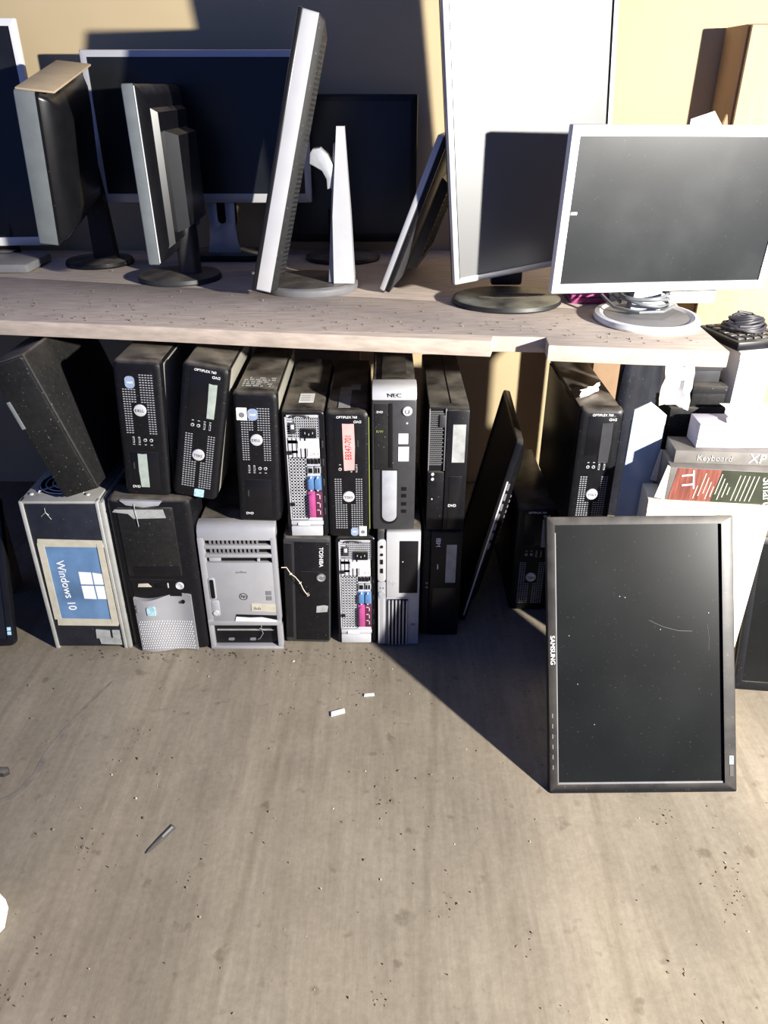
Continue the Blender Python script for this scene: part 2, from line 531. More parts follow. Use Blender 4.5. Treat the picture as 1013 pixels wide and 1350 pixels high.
slim_case((-.0745, 1.430, .290), 'slim black desktop with pink handwritten tape, next to the silver-topped case', 0, side='steelblack',
          flip=True, tape=('tapepink', .40, .66, .085, .44, 'E8347-701'), stickers=(('badge', .54, .72, .915, .985, .4), ('paper', .74, .92, .905, .985, .06)), grille_rows=(.08, .50), notes=top_tape, w=.0885)
slim_case((.4385, 1.440, .2905), 'slim black desktop under the shelf end beside the blue grey metal panel', 0, side='steelblack', w=.0885,
          flip=True, tape=('darkgrey', .52, .76, .10, .40, None), grille_rows=(.08, .50))
slim_case((.3570, 1.560, .0005), 'slim black desktop on the floor in deep shade behind the big leaning screen', 0, side='steelblack',
          flip=True, tape=('tapegrey', .66, .86, .10, .36, None), grille_rows=(.08, .50))
slim_case((.4535, 1.475, .0005), 'slim black desktop below another one, hidden by the big leaning screen', 0, side='steelblack', w=.09, flip=True)

# --- two cases standing with their connector side out
def rear_case(loc, label, w=.0885, h=.288, d=.34, ry=0):
    t = thing('desktop_computer', label, 'computer', loc, ry, group='slim desktop cases turned with connectors outward')
    f = vu(w, h, False)
    MB().box(-w / 2, w / 2, .006, d, 0, h, .006, 3).build('case', 'steelblack', t)
    # rim of the black cover round the connector panel
    mb = MB()
    rings = [[(x, .010, z) for x, z in rrect(-w / 2, w / 2, 0, h, .009)], [(x, .002, z) for x, z in rrect(-w / 2, w / 2, 0, h, .009)],
             [(x, 0, z) for x, z in rrect(-w / 2 + .002, w / 2 - .002, .001, h - .002, .008)], [(x, 0, z) for x, z in rrect(-w / 2 + .006, w / 2 - .009, .002, h - .007, .003)],
             [(x, .004, z) for x, z in rrect(-w / 2 + .006, w / 2 - .009, .002, h - .007, .003)]]
    mb.loops(rings, False, False)
    mb.build('cover_rim', 'blackclean', t)
    # grey connector plate made of bars so that the holes are real
    mb = MB()
    Y0, Y1 = .0025, .0055
    MB0 = lambda u0, u1, v0, v1: rect(mb, f, u0, u1, v0, v1, Y0, Y1)
    MB0(.075, .115, .03, .865); MB0(.075, .885, .03, .045); MB0(.115, .885, .205, .36)
    MB0(.50, .54, .20, .85); MB0(.86, .885, .04, .85); MB0(.50, .88, .405, .42); MB0(.50, .88, .48, .50); MB0(.50, .88, .835, .865)
    n = 12
    for i in range(n + 1):                                     # power supply mesh
        u = .25 + (.86 - .25) * i / n
        MB0(u - .007, u + .007, .045, .205)
    for i in range(9):
        v = .050 + .150 * i / 8
        MB0(.115, .86, v - .0024, v + .0024)
    MB0(.115, .25, .045, .10)
    for i in range(6):                                         # card cage mesh
        u = .115 + (.50 - .115) * i / 5
        MB0(u - .012, u + .012, .35, .85)
    for i in range(21):
        v = .36 + .495 * i / 20
        MB0(.10, .52, v - .0048, v + .0048)
    MB0(.115, .34, .22, .245); MB0(.115, .34, .30, .32)
    for i in range(4):
        u = .115 + .30 * i / 3
        MB0(u - .012, u + .012, .20, .36)
    pl = mb.build('connector_plate', 'galv', t)
    mb = MB()
    rect(mb, f, .08, .88, .035, .86, .0056, .0068)
    mb.build('plate_backing', 'hole', pl)
    mb = MB()                                                  # expansion slot block at the foot
    rect(mb, f, .08, .88, .868, .900, -.001, .007, .001)
    rect(mb, f, .08, .86, .908, .99, -.004, .007, .002)
    mb.build('slot_cover', 'galv', t)
    mb = MB(); rect(mb, f, .25, .55, .878, .90, -.004, .002, .001); mb.build('latch', 'paper', t)
    mb = MB()
    rect(mb, f, .46, .80, .125, .200, -.003, .006, .002)
    sk = mb.build('power_socket', 'black', t)
    mb = MB()
    for (u, v) in ((.54, .150), (.63, .160), (.72, .150)):
        rect(mb, f, u - .008, u + .008, v, v + .013, -.0045, -.001)
    mb.build('pin', 'chrome', sk)
    mb = MB(); rect(mb, f, .18, .32, .085, .165, -.002, .006, .001); vs = mb.build('voltage_switch', 'darkgrey', t)
    mb = MB(); rect(mb, f, .21, .29, .095, .13, -.0032, .0, .0005); mb.build('slider', 'galv', vs)
    mb = MB()
    rect(mb, f, .36, .84, .225, .280, .001, .0028)
    rect(mb, f, .58, .86, .280, .345, .001, .0028)
    lb = mb.build('label', 'paper', t)
    mb = MB()
    for u in (.64, .74):
        x, z = f(u + .04, .325)
        mb.tube([(x + .004 * math.cos(a), .0008, z + .003 * math.sin(a)) for a in [2 * math.pi * i / 12 for i in range(13)]], .0004, 5)
    mb.build('print', 'ink', lb)
    for u in (.60, .69, .78):
        mb = MB(); rect(mb, f, u - .035, u + .035, .360, .402, -.0005, .006, .0006); a = mb.build('usb_port', 'darkgrey', t)
        mb = MB(); rect(mb, f, u - .020, u + .020, .366, .396, -.0009, .001); mb.build('opening', 'hole', a)
    mb = MB(); rect(mb, f, .55, .69, .424, .476, -.0015, .006, .0008); a = mb.build('network_port', 'greysteel', t)
    mb = MB(); rect(mb, f, .57, .67, .432, .470, -.0019, .001); mb.build('opening', 'hole', a)
    mb = MB(); rect(mb, f, .72, .86, .424, .476, -.0015, .006, .0008); a = mb.build('usb_port', 'greysteel', t)
    mb = MB(); rect(mb, f, .735, .78, .430, .470, -.0019, .001); rect(mb, f, .80, .845, .430, .470, -.0019, .001); mb.build('opening', 'hole', a)
    for u in (.625, .785):
        xa, za = f(u, .555)
        p = rrect(xa - .0058, xa + .0058, za - .013, za + .013, .0045)
        mb = MB(); mb.prism(rrect(xa - .0068, xa + .0068, za - .016, za + .016, .002), -.001, .006, 'y'); mb.build('connector_shroud', 'vga', t)
        mb = MB(); mb.prism(p, -.006, .004, 'y', .0005); a = mb.build('display_connector', 'vga', t)
        for zz in (-.0145, .0145):
            MB().disc(xa, za + zz, .0022, -.005, .0, 10).build('screw', 'chrome', a)
    mb = MB(); rect(mb, f, .535, .71, .620, .838, -.0012, .006, .001); sh = mb.build('connector_shroud', 'magenta', t)
    xa, _ = f(.61, 0)
    _, za = f(0, .64); _, zb = f(0, .82)
    mb = MB(); mb.prism(rrect(xa - .0045, xa + .0045, zb, za, .003), -.007, .004, 'y', .0006); mb.build('printer_connector', 'magenta', t)
    mb = MB(); rect(mb, f, .71, .87, .620, .838, -.001, .006, .0006); br = mb.build('port_bracket', 'maroon', t)
    mb = MB()
    for v0 in (.64, .71, .77):
        rect(mb, f, .74, .83, v0, v0 + .006, -.0022, 0); rect(mb, f, .81, .83, v0, v0 + .04, -.0022, 0)
    mb.build('print', 'galv', br)
    mb = MB()
    for v0 in (.22, .36, .52, .66, .76):
        rect(mb, f, .915, .955, v0, v0 + .055, -.0012, .004, .001)
    mb.build('cover_clip', 'darkgrey', t)
    for v in (.30, .715):
        mb = MB(); rect(mb, f, .10, .20, v, v + .03, -.0008, .005, .001); a = mb.build('bracket', 'black', t)
    # padlock loop at the top of the plate
    x, z = f(.46, .028)
    mb = MB(); mb.tube([(x + .016 * math.cos(a), -.003 - .004 * math.sin(a), z + .006 * math.sin(a) - .004) for a in [math.pi * i / 10 for i in range(11)]], .0018, 8); mb.build('lock_loop', 'darkgrey', t)
    return t

t = rear_case((-.1625, 1.432, .2915), 'case turned with its connectors outward, upper of two, a label on its dusty top', w=.086)
mb = MB(); mb.box(-.012, .018, .05, .10, .2878, .2888); tp = mb.build('top_label', 'paper', t)
mb = MB()
for k in range(3):
    mb.box(-.008, .010, .060 + k * .012, .062 + k * .012, .2886, .2891)
mb.build('print', 'midgrey', tp)
rear_case((-.0620, 1.432, .0005), 'case turned with its connectors outward, lower of two, standing on the floor', w=.0885)

# --- lower row, plain black slim case with an upright maker's name
t = thing('desktop_computer', 'battered black case on the floor with grey tape and round key', 'computer', (-.178, 1.430, .0025), R(2.0))
w, h, d = .104, .285, .34
f = vu(w, h, False)
MB().box(-w / 2, w / 2, .012, d, 0, h, .004).build('case', 'steelblack', t)
mb = MB(); mb.loops([[(x, y, z) for x, z in rrect(-w / 2 + i, w / 2 - i, i, h - i, .008)] for y, i in ((.016, 0), (.006, 0), (.002, .0015), (0, .005))]); mb.build('front_bezel', 'darkgrey', t)
mb = MB(); rect(mb, f, .24, .97, .03, .97, -.0008, .002, .0006); mb.build('front_panel', 'black', t)
mb = MB(); rect(mb, f, .36, .96, .30, .40, -.0016, .001, .0006); st = mb.build('button_strip', 'blackclean', t)
x, z = f(.80, .35)
mb = MB(); mb.disc(x, z, .0105, -.0045, 0, 24); bt = mb.build('power_button', 'midgrey', t)
mb = MB(); mb.tube([(x + .0068 * math.cos(a), -.0046, z + .0068 * math.sin(a)) for a in [R(40) + R(300) * i / 16 for i in range(17)]], .0007, 6); mb.build('ring', 'chrome', bt)
x, z = f(.80, .165)
MB().text('TOSHIBA', x, z, .0125, -.0010, 90).build('lettering', 'white', t)
mb = MB(); mb.prism([(.020, .088), (.045, .091), (.047, .107), (.038, .109), (.021, .106)], -.0016, .0005, 'y'); tag(mb.build('tape_label', 'tapegrey', t), 'torn grey tape')
mb = MB(); rect(mb, f, .03, .18, .05, .95, -.0015, .002, .0012); mb.build('side_grip', 'blackclean', t)

# --- silver topped case (upper row)
t = thing('desktop_computer', 'black case with pale silver curved top bar and tall grey rounded flap', 'computer', (.0205, 1.425, .3125))
w, h, d = .088, .320, .36
f = vu(w, h, False)
MB().box(-w / 2 + .001, w / 2 - .001, .02, d, 0, h - .006, .004).build('case', 'blackmatte', t)
mb = MB()
prof = [(.045, h), (.020, h), (.008, h - .004), (.001, h - .012), (-.001, h - .020), (-.001, h - .026), (.045, h - .026)]
mb.prism(prof, -w / 2, w / 2, 'x', .002); tb = mb.build('top_bar', 'silverframe', t)
MB().text('NEC', 0, h - .017, .0115, -.0013, 0, sx=1.25).build('lettering', 'ink', tb)
mb = MB(); mb.box(-w / 2, w / 2, 0, .024, 0, h - .027, .003); mb.build('front_bezel', 'darkgrey', t)
mb = MB(); mb.box(-.026, .026, .05, .26, h - .0065, h - .001, .0025); mb.lathe([(.026, -.004), (.026, .0005), (.022, .001)], 28, 1, .55, Matrix.Translation((0, .05, h - .0018))); mb.build('carry_recess', 'blackclean', t)
mb = MB(); rect(mb, f, .05, .48, .105, .555, -.0015, .004, .001); dr = mb.build('drive_door', 'blackmatte', t)
mb = MB(); rect(mb, f, .365, .46, .105, .54, -.0022, .001, .0005); mb.build('drive_slot', 'hole', dr)
MB().text('DVD', f(.17, .16)[0], f(.17, .16)[1], .006, -.0019, 0).build('disc_mark', 'white', dr)
MB().text('R/W', f(.17, .29)[0], f(.17, .29)[1], .0075, -.0019, 0).build('disc_mark', 'greenmark', dr)
x, z = f(.79, .155)
mb = MB(); mb.loops([[(x + r * math.cos(a), y, z + r * math.sin(a)) for a in [2 * math.pi * i / 28 for i in range(28)]] for r, y in ((.010, .002), (.010, -.002), (.0085, -.0035), (.0065, -.003))]); bt = mb.build('power_button', 'chrome', t)
mb = MB(); mb.tube([(x + .004 * math.cos(a), -.0036, z + .004 * math.sin(a)) for a in [R(130) + R(280) * i / 14 for i in range(15)]], .0006, 6); mb.build('power_symbol', 'darkgrey', bt)
x, z = f(.79, .235); MB().disc(x, z, .0022, -.001, .001, 12).build('indicator', 'chrome', t)
mb = MB(); rect(mb, f, .60, .82, .305, .375, -.0008, .001); mb.build('sticker', 'paper', t)
mb = MB(); rect(mb, f, .60, .84, .395, .495, -.001, .001); mb.build('sticker', 'white', t)
x0, x1 = f(.22, 0)[0], f(.57, 0)[0]
mb = MB(); mb.prism(rrect(x0 - .003, x1 + .001, f(0, .955)[1], f(0, .555)[1], .0165, 7, (1, 1, 0, 0)), -.0012, .001, 'y'); mb.build('flap_surround', 'blackclean', t)
mb = MB(); mb.prism(rrect(x0, x1, f(0, .935)[1], f(0, .56)[1], .0152, 7, (1, 1, 0, 0)), -.003, .001, 'y', .0008); mb.build('flap', 'greysteel', t)
for v in (.68, .73, .79, .845):
    mb = MB(); rect(mb, f, .68, .80, v, v + .028, -.0008, .002); a = mb.build('front_port', 'black', t)
    mb = MB(); rect(mb, f, .71, .77, v + .006, v + .022, -.0013, 0); mb.build('opening', 'hole', a)
MB().box(-w / 2 - .0006, -w / 2 + .001, .003, .012, .01, h - .04).build('edge_strip', 'greenmark', t)

# --- silver and black slim case (lower row)
t = thing('desktop_computer', 'silver slim case with dark drive bay above upright slats, on the floor', 'computer', (.0335, 1.422, .0005))
w, h, d = .095, .310, .36
f = vu(w, h, False)
MB().box(-w / 2, w / 2, .012, d, 0, h - .002, .004).build('case', 'steelblack', t)
mb = MB(); mb.box(-w / 2 - .0005, -w / 2 + .016, .002, .02, .002, h, .004); mb.build('side_cheek', 'darkgrey', t)
mb = MB(); mb.prism(rrect(-w / 2, f(.19, 0)[0], f(0, .42)[1], f(0, .07)[1], .007), -.002, .010, 'y', .0015); pn = mb.build('port_panel', 'silverframe', t)
for i, v in enumerate((.125, .19, .25, .325)):
    x, z = f(.095, v)
    mb = MB()
    if i < 2: mb.disc(x, z, .0035, -.0035, 0, 14)
    else: mb.box(x - .003, x + .003, -.0035, 0, z - .0058, z + .0058)
    mb.build('front_port', 'hole', pn)
mb = MB(); rect(mb, f, .0, .19, .425, .985, -.001, .010, .002); ck = mb.build('vent_cheek', 'silver', t)
mb = MB()
for i in range(30):
    v = .575 + .395 * i / 30
    rect(mb, f, .015, .035, v, v + .006, -.0018, 0); rect(mb, f, .135, .155, v, v + .006, -.0018, 0)
mb.build('vent_pattern', 'paleframe', ck)
x, z = f(.095, .525)
mb = MB(); mb.disc(x, z, .0075, -.003, 0, 24); mb.build('power_button', 'greysteel', ck)
mb = MB(); mb.disc(f(.06, .475)[0], f(.06, .475)[1], .0016, -.0015, 0, 10); mb.disc(f(.13, .475)[0], f(.13, .475)[1], .0016, -.0015, 0, 10); mb.build('indicator', 'darkgrey', ck)
mb = MB(); rect(mb, f, .20, .985, .005, .555, -.003, .012, .003); fp = mb.build('upper_panel', 'silverframe', t)
mb = MB(); rect(mb, f, .50, .935, .075, .515, -.0042, .0, .0015); bay = mb.build('drive_bay', 'blackclean', fp)
x, z = f(.58, .245); MB().disc(x, z, .0012, -.0048, 0, 10).build('indicator', 'white', bay)
MB().text('hp', f(.34, .425)[0], f(.34, .425)[1], .016, -.0033, 0).build('logo', 'greysteel', fp)
mb = MB(); rect(mb, f, .20, .985, .56, .995, .002, .012, .002); lp = mb.build('lower_panel', 'greysteel', t)
mb = MB()
for i in range(6):
    u = .245 + .085 * i
    rect(mb, f, u, u + .045, .585, .985, -.004, .004, .0015)
mb.build('slat', 'silver', lp)
mb = MB(); rect(mb, f, .225, .245 + .085 * 5 + .05, .58, .988, .0012, .003); mb.build('slat_backing', 'hole', lp)
mb = MB(); rect(mb, f, .80, .90, .80, .818, .0008, .003); mb.build('nameplate', 'midgrey', lp)

# --- black cases with side grille (upper) and plain front (lower)
t = thing('desktop_computer', 'dusty black case with honeycomb side grille and grey front label', 'computer', (.1325, 1.450, .2915))
w, h, d = .082, .287, .36
f = vu(w, h, False)
MB().box(-w / 2, w / 2, .010, d, 0, h, .003).build('case', 'blackmatte', t)
MB().box(.004, .0055, .03, d - .02, h - .0005, h + .0008).build('top_seam', 'hole', t)
mb = MB(); rect(mb, f, .44, 1, .015, .985, 0, .014, .003); fb = mb.build('front_bezel', 'black', t)
mb = MB(); rect(mb, f, .0, .44, .50, .985, .003, .014, .002); mb.build('port_panel', 'black', t)
mb = MB()
for r in range(27):
    for c in range(6):
        u = .03 + c * .058 + (.029 if r % 2 else 0); v = .03 + r * .0158
        x, z = f(u, v)
        mb.box(x - .0019, x + .0019, .004, .007, z - .0006, z + .0006)
        mb.box(x - .0024, x - .0018, .004, .007, z - .0016, z + .0010)
rect(mb, f, .0, .03, .01, .49, .003, .012, .001); rect(mb, f, .40, .44, .01, .49, .003, .012, .001)
mb.build('honeycomb_grille', 'midgrey', t)
mb = MB(); rect(mb, f, .02, .42, .015, .49, .0075, .0095); mb.build('grille_backing', 'hole', t)
mb = MB(); rect(mb, f, .26, .40, .055, .145, .0005, .006, .001); mb.build('latch', 'darkgrey', t)
mb = MB(); rect(mb, f, .60, .92, .12, .415, -.0012, .001); lb = mb.build('label', 'tapegrey', t)
for v in (.515, .555):
    x, z = f(.13, v); MB().disc(x, z, .0035, .001, .004, 14).build('audio_jack', 'chrome', t)
mb = MB(); rect(mb, f, .06, .24, .59, .625, .0018, .005); mb.build('front_port', 'hole', t)
x, z = f(.13, .72); MB().disc(x, z, .0014, .001, .004, 10).build('indicator', 'white', t)
mb = MB(); rect(mb, f, .56, .88, .53, .97, -.0012, .002, .0008); dv = mb.build('drive_tray', 'blackclean', t)
MB().text('DVD', f(.66, .77)[0], f(.66, .77)[1], .0085, -.0015, 0).build('disc_mark', 'white', dv)

t = thing('desktop_computer', 'black case in deep shade on the floor with upright pale initials and grey label', 'computer', (.1305, 1.458, .0005))
w, h, d = .088, .288, .36
f = vu(w, h, False)
MB().box(-w / 2, w / 2, .010, d, 0, h, .003).build('case', 'blackmatte', t)
mb = MB(); rect(mb, f, .20, 1, .01, .99, 0, .014, .003); mb.build('front_bezel', 'black', t)
mb = MB(); rect(mb, f, .0, .20, .01, .99, .003, .014, .003); mb.build('port_panel', 'blackmatte', t)
MB().text('IBM', f(.38, .10)[0], f(.38, .10)[1], .015, -.0006, 90).build('lettering', 'white', t)
mb = MB(); rect(mb, f, .60, .86, .12, .47, -.0012, .001); mb.build('label', 'tapegrey', t)
mb = MB(); rect(mb, f, .38, .405, .30, .345, -.0008, .001); mb.build('indicator', 'white', t)
for v in (.48, .52): MB().disc(f(.13, v)[0], f(.13, v)[1], .0032, .001, .004, 14).build('audio_jack', 'midgrey', t)
mb = MB(); rect(mb, f, .28, .90, .52, .95, -.001, .002, .001); mb.build('drive_tray', 'blackclean', t)

# ------------------------------------------------------------------ towers
# tower with the taped printout
t = thing('tower_computer', 'black tower with pale metal edges and blue taped printout on its panel', 'computer', (-.6745, 1.412, .0005))
w, h, d = .176, .388, .40
MB().box(-w / 2 + .004, w / 2 - .004, .006, d, .002, h - .006, .002).build('case', 'steelblack', t)
mb = MB(); mb.box(-w / 2 + .008, w / 2 - .014, 0, .008, .006, h - .008, .001); mb.build('front_panel', 'navy', t)
MB().box(-w / 2, -w / 2 + .009, -.002, .02, 0, h, .002).build('corner_profile', 'alu', t)
MB().box(w / 2 - .017, w / 2 - .010, -.002, .014, 0, h, .002).build('corner_profile', 'alu', t)
MB().box(w / 2 - .0095, w / 2, .0, d, 0, h - .004, .002).build('corner_profile', 'alu', t)
mb = MB(); mb.box(-w / 2 + .002, w / 2 - .012, -.0015, d, h - .006, h, .0015); tp = mb.build('top_plate', 'alu', t)
mb = MB()
for rr in (.018, .032, .046, .058):
    mb.tube([(-.012 + rr * math.cos(a), .085 + rr * math.sin(a), h + .003) for a in [2 * math.pi * i / 36 for i in range(37)]], .0014, 6)
for k in range(4):
    a = R(45 + 90 * k)
    mb.tube([(-.012 + .012 * math.cos(a), .085 + .012 * math.sin(a), h + .003), (-.012 + .066 * math.cos(a), .085 + .066 * math.sin(a), h + .003), (-.012 + .068 * math.cos(a), .085 + .068 * math.sin(a), h - .001)], .0016, 6)
mb.lathe([(.014, 0), (.014, .003), (.012, .004)], 20, m=Matrix.Translation((-.012, .085, h)))
mb.build('fan_guard', 'chrome', tp)
mb = MB(); mb.lathe([(.061, 0), (.061, .0006)], 36, m=Matrix.Translation((-.012, .085, h))); mb.build('fan_opening', 'hole', tp)
for (x, y) in ((-.072, .030), (.048, .028), (.048, .14), (-.072, .14)):
    mb = MB(); mb.lathe([(.0045, 0), (.0045, .002), (.003, .003)], 12, m=Matrix.Translation((x, y, h))); mb.build('screw', 'chrome', tp)
# printout
fx = Matrix.Translation((0, -.0008, 0))
mb = MB(fx); mb.prism([(-.066, .080), (.064, .083), (.062, .283), (-.061, .286)], -.0006, .0008, 'y'); pr = mb.build('printout', 'winblue', t); tag(pr, 'blue printed sheet')
mb = MB(fx)
for (q) in ([(.004, .180), (.031, .1795), (.0315, .211), (.0045, .2125)], [(.004, .176), (.031, .1755), (.0315, .140), (.0045, .1415)],):
    mb.prism(q, -.0011, -.0004, 'y')
for (q) in ([(.034, .1795), (.062, .179), (.058, .206), (.0345, .2105)], [(.034, .1755), (.062, .175), (.066, .140), (.035, .1405)]):
    mb.prism(q, -.0011, -.0004, 'y')
mb.build('window_logo', 'white', pr)
MB(fx).text('Windows 10', -.030, .176, .0255, -.0010, 88, .0003).build('lettering', 'white', pr)
TK = 0
for q in ([(-.071, .278), (.072, .276), (.070, .293), (-.067, .297)], [(-.069, .068), (.068, .066), (.070, .084), (-.067, .087)], [(-.073, .085), (-.058, .084), (-.056, .283), (-.070, .286)], [(.055, .072), (.070, .070), (.070, .284), (.058, .285)]):
    TK += .00025
    mb = MB(fx); mb.prism(q, -.0016 - TK, -.0005, 'y'); mb.build('tape_strip', 'tape', pr)
TK = 0
for q in ([(.012, .030), (.044, .028), (.045, .052), (.014, .055)], [(.050, .028), (.067, .027), (.067, .053), (.051, .053)], [(.020, .014), (.067, .012), (.067, .030), (.018, .032)]):
    TK += .0002
    mb = MB(fx); mb.prism(q, -.0012 - TK, .0006, 'y'); mb.build('torn_label', 'tapegrey', t)
mb = MB(fx); mb.tube([(-.047, -.001, .352), (-.036, -.0015, .362), (-.030, -.001, .355)], .0007, 5); mb.tube([(-.036, -.001, .372), (-.036, -.001, .361), (-.027, -.001, .345)], .0007, 5); mb.build('scratch', 'tapegrey', t)

# black tower with the silver perforated panel
t = thing('tower_computer', 'black tower with wavy silver perforated lower panel and torn tape across its top', 'computer', (-.4915, 1.408, .0005))
w, h, d = .178, .394, .42
MB().box(-w / 2 + .002, w / 2 - .002, .03, d, .004, h - .004, .004).build('case', 'steelblack', t)
mb = MB()
mb.loops([[(x, y, z) for x, z in rrect(-w / 2 + i, w / 2 - i, i * .4, h - i * .6, .012)] for y, i in ((.045, 0), (.016, 0), (.006, .003), (.0015, .009), (0, .016))]); mb.build('front_bezel', 'black', t)
mb = MB(); mb.box(-.068, .050, -.0035, .004, .205, .375, .003); mb.build('drive_door', 'blackmatte', t)
mb = MB(); mb.box(-.056, .048, -.0042, .0, .206, .232, .002); mb.build('drive_flap', 'blackclean', t)
mb = MB(); mb.prism([(-.068, .196), (.050, .193), (.052, .150), (-.064, .152)], -.0012, .004, 'y'); cr = mb.build('card_reader', 'blackclean', t)
mb = MB(); mb.prism([(-.050, .184), (-.030, .185), (-.022, .176), (-.052, .176)], -.0028, 0, 'y'); mb.build('card_slot', 'tape', cr)
mb = MB(); mb.box(-.014, .012, -.0026, 0, .174, .184, .001); mb.build('card_slot', 'hole', cr)
mb = MB(); mb.box(.013, .016, -.0026, 0, .173, .186, .001); mb.build('latch', 'chrome', cr)
mb = MB(); mb.loops([[(.040 + r * math.cos(a), y, .179 + r * math.sin(a)) for a in [2 * math.pi * i / 28 for i in range(28)]] for r, y in ((.0095, .002), (.0095, -.003), (.0075, -.0045), (.005, -.003))]); mb.build('power_button', 'chrome', t)
# wavy panel
n = 24
def wav(u): return -.006 - .006 * math.sin(u * 2 * math.pi * .95 + .3)
rings = []
for (y, sgn) in ((.004, 1), (0, 1)):
    pass
mb = MB()
cols = []
for i in range(n + 1):
    u = i / n
    x = -.066 + .128 * u
    zt = .150 - .006 * math.sin(u * math.pi * 1.9 + .2) + (.004 if u > .8 else 0)
    x0 = x + .006 * (1 - u) * 0
    cols.append((x, zt, wav(u)))
rings = [[(x, y, zt) for x, zt, y in cols], [(x, y, .004) for x, zt, y in cols]]
fr = [(x, y, zt) for x, zt, y in cols] + [(x, y - .002, .004) for x, zt, y in reversed(cols)]
bm2 = bmesh.new()
top = [bm2.verts.new((x, y, zt)) for x, zt, y in cols]
bot = [bm2.verts.new((x, y - .001, .003)) for x, zt, y in cols]
topb = [bm2.verts.new((x, .006, zt)) for x, zt, y in cols]
botb = [bm2.verts.new((x, .006, .003)) for x, zt, y in cols]
for i in range(n):
    bm2.faces.new((top[i], bot[i], bot[i + 1], top[i + 1]))
    bm2.faces.new((topb[i], top[i], top[i + 1], topb[i + 1]))
    bm2.faces.new((bot[i], botb[i], botb[i + 1], bot[i + 1]))
bm2.faces.new((top[0], topb[0], botb[0], bot[0])); bm2.faces.new((topb[n], top[n], bot[n], botb[n]))
bmesh.ops.recalc_face_normals(bm2, faces=bm2.faces)
mb._add(bm2)
wp = mb.build('lower_panel', 'silver', t)
mb = MB()
for r in range(12):
    for c in range(22):
        u = (c + .5 + (.5 if r % 2 else 0)) / 23
        if u > .98: continue
        x = -.064 + .125 * u
        z = .010 + r * .0068 + .004 * math.sin(u * 6.1)
        mb.box(x - .0012, x + .0012, wav(u) - .0022, wav(u) + .001, z - .0011, z + .0011)
mb.build('perforation', 'paleframe', wp)
mb = MB(); mb.prism(rrect(-.038, -.020, .106, .128, .004, 4, (0, 0, 1, 1)), -.0145, -.008, 'y'); s = mb.build('sticker', 'badgecyan', wp)
mb = MB(); mb.disc(.043, .137, .0042, -.0062, .002, 16); mb.build('lock', 'hole', wp)
mb = MB(); mb.box(-.0615, -.0585, -.0125, -.006, .112, .122); mb.box(-.0615, -.0585, -.0125, -.006, .126, .131); mb.build('print', 'midgrey', wp)
# tape and crescent handle at the top
mb = MB(); mb.prism([(-.076, .366), (-.071, .372), (.030, .372), (.034, .352), (-.034, .350), (-.044, .362)], -.0046, -.002, 'y'); mb.prism([(-.010, .364), (.004, .371), (.018, .365), (.004, .353)], -.0052, -.002, 'y'); tag(mb.build('tape_strip', 'tapegrey', t), 'torn silver grey tape')
mb = MB(); mb.prism([(-.058, .392), (.030, .390), (.022, .380), (-.010, .376), (-.046, .381)], -.003, .01, 'y', .001); mb.build('badge_plate', 'greysteel', t)
mb = MB(); mb.tube([(-.028, -.004, .386), (-.028, -.0058, .37), (-.026, -.006, .346), (-.0255, -.006, .332)], .0009, 6); mb.build('hanging_thread', 'tapegrey', t)

# silver tower
t = thing('tower_computer', 'silver tower with three louvred slots on top and open black bay at its foot', 'computer', (-.3165, 1.412, .0005))
w, h, d = .168, .330, .40
MB().box(-w / 2 + .002, w / 2 - .002, .02, d, .002, h - .003, .004).build('case', 'steelblack', t)
mb = MB()
prof = [(.03, 0), (0, 0), (-.003, .01), (-.003, h - .03), (-.001, h - .014), (.006, h - .004), (.018, h), (.03, h)]
# front shell as bars round the openings
SH = [0]
def shell(x0, x1, z0, z1):
    SH[0] += 1
    mb.box(x0, x1, -.003 - .00012 * SH[0], .012 + .0001 * SH[0], z0, z1, .0012)
W2 = w / 2
mb.prism([(.03, h - .036), (-.003, h - .036), (-.003, h - .028), (-.001, h - .014), (.006, h - .004), (.018, h), (.03, h)], -W2, W2, 'x', .003)
for (za, zb) in ((h - .058, h - .049), (h - .080, h - .071)):
    shell(-W2 + .012, W2 - .008, za, zb)
shell(-W2, -W2 + .014, .070, h - .030); shell(W2 - .011, W2, .070, h - .030)
mb.box(-W2 + .010, W2 - .008, -.003, .010, .078, h - .093, .0015)
shell(-W2, -W2 + .010, 0, .085); shell(W2 - .012, W2, 0, .085); shell(-W2, W2, 0, .008); shell(-W2, W2, .068, .080)
mb.build('front_shell', 'silver', t)
for k, z1 in enumerate((h - .036, h - .058, h - .080)):
    mb = MB(); mb.box(-W2 + .012, W2 - .008, .006, .013, z1 - .014, z1 + .001); sl = mb.build('louvre_slot', 'hole', t)
    if k < 2:
        mb = MB()
        for i in range(12):
            x = -W2 + .024 + i * .0092
            mb.box(x, x + .0042, .002, .008, z1 - .0125, z1 - .001)
        mb.build('louvre_fin', 'midgrey', sl)
    else:
        mb = MB(); mb.box(-W2 + .020, -W2 + .045, .001, .008, z1 - .012, z1 - .003, .001); mb.box(.040, .046, 0, .008, z1 - .012, z1 - .005, .001); mb.build('drive_button', 'greysteel', sl)
mb = MB(); mb.prism(rrect(-W2 + .013, -W2 + .027, .140, .198, .005), -.0048, .0, 'y', .0008); pp = mb.build('port_panel', 'greysteel', t)
mb = MB(); mb.prism(rrect(-W2 + .0155, -W2 + .0245, .144, .194, .0035), -.0054, -.003, 'y'); po = mb.build('port_recess', 'hole', pp)
mb = MB(); mb.prism(rrect(-W2 + .013, -W2 + .031, .094, .138, .006), -.0042, .0, 'y', .0008); lk = mb.build('button_panel', 'greysteel', t)
mb = MB(); mb.disc(-W2 + .022, .104, .0065, -.0065, -.003, 20); mb.build('power_button', 'chrome', lk)
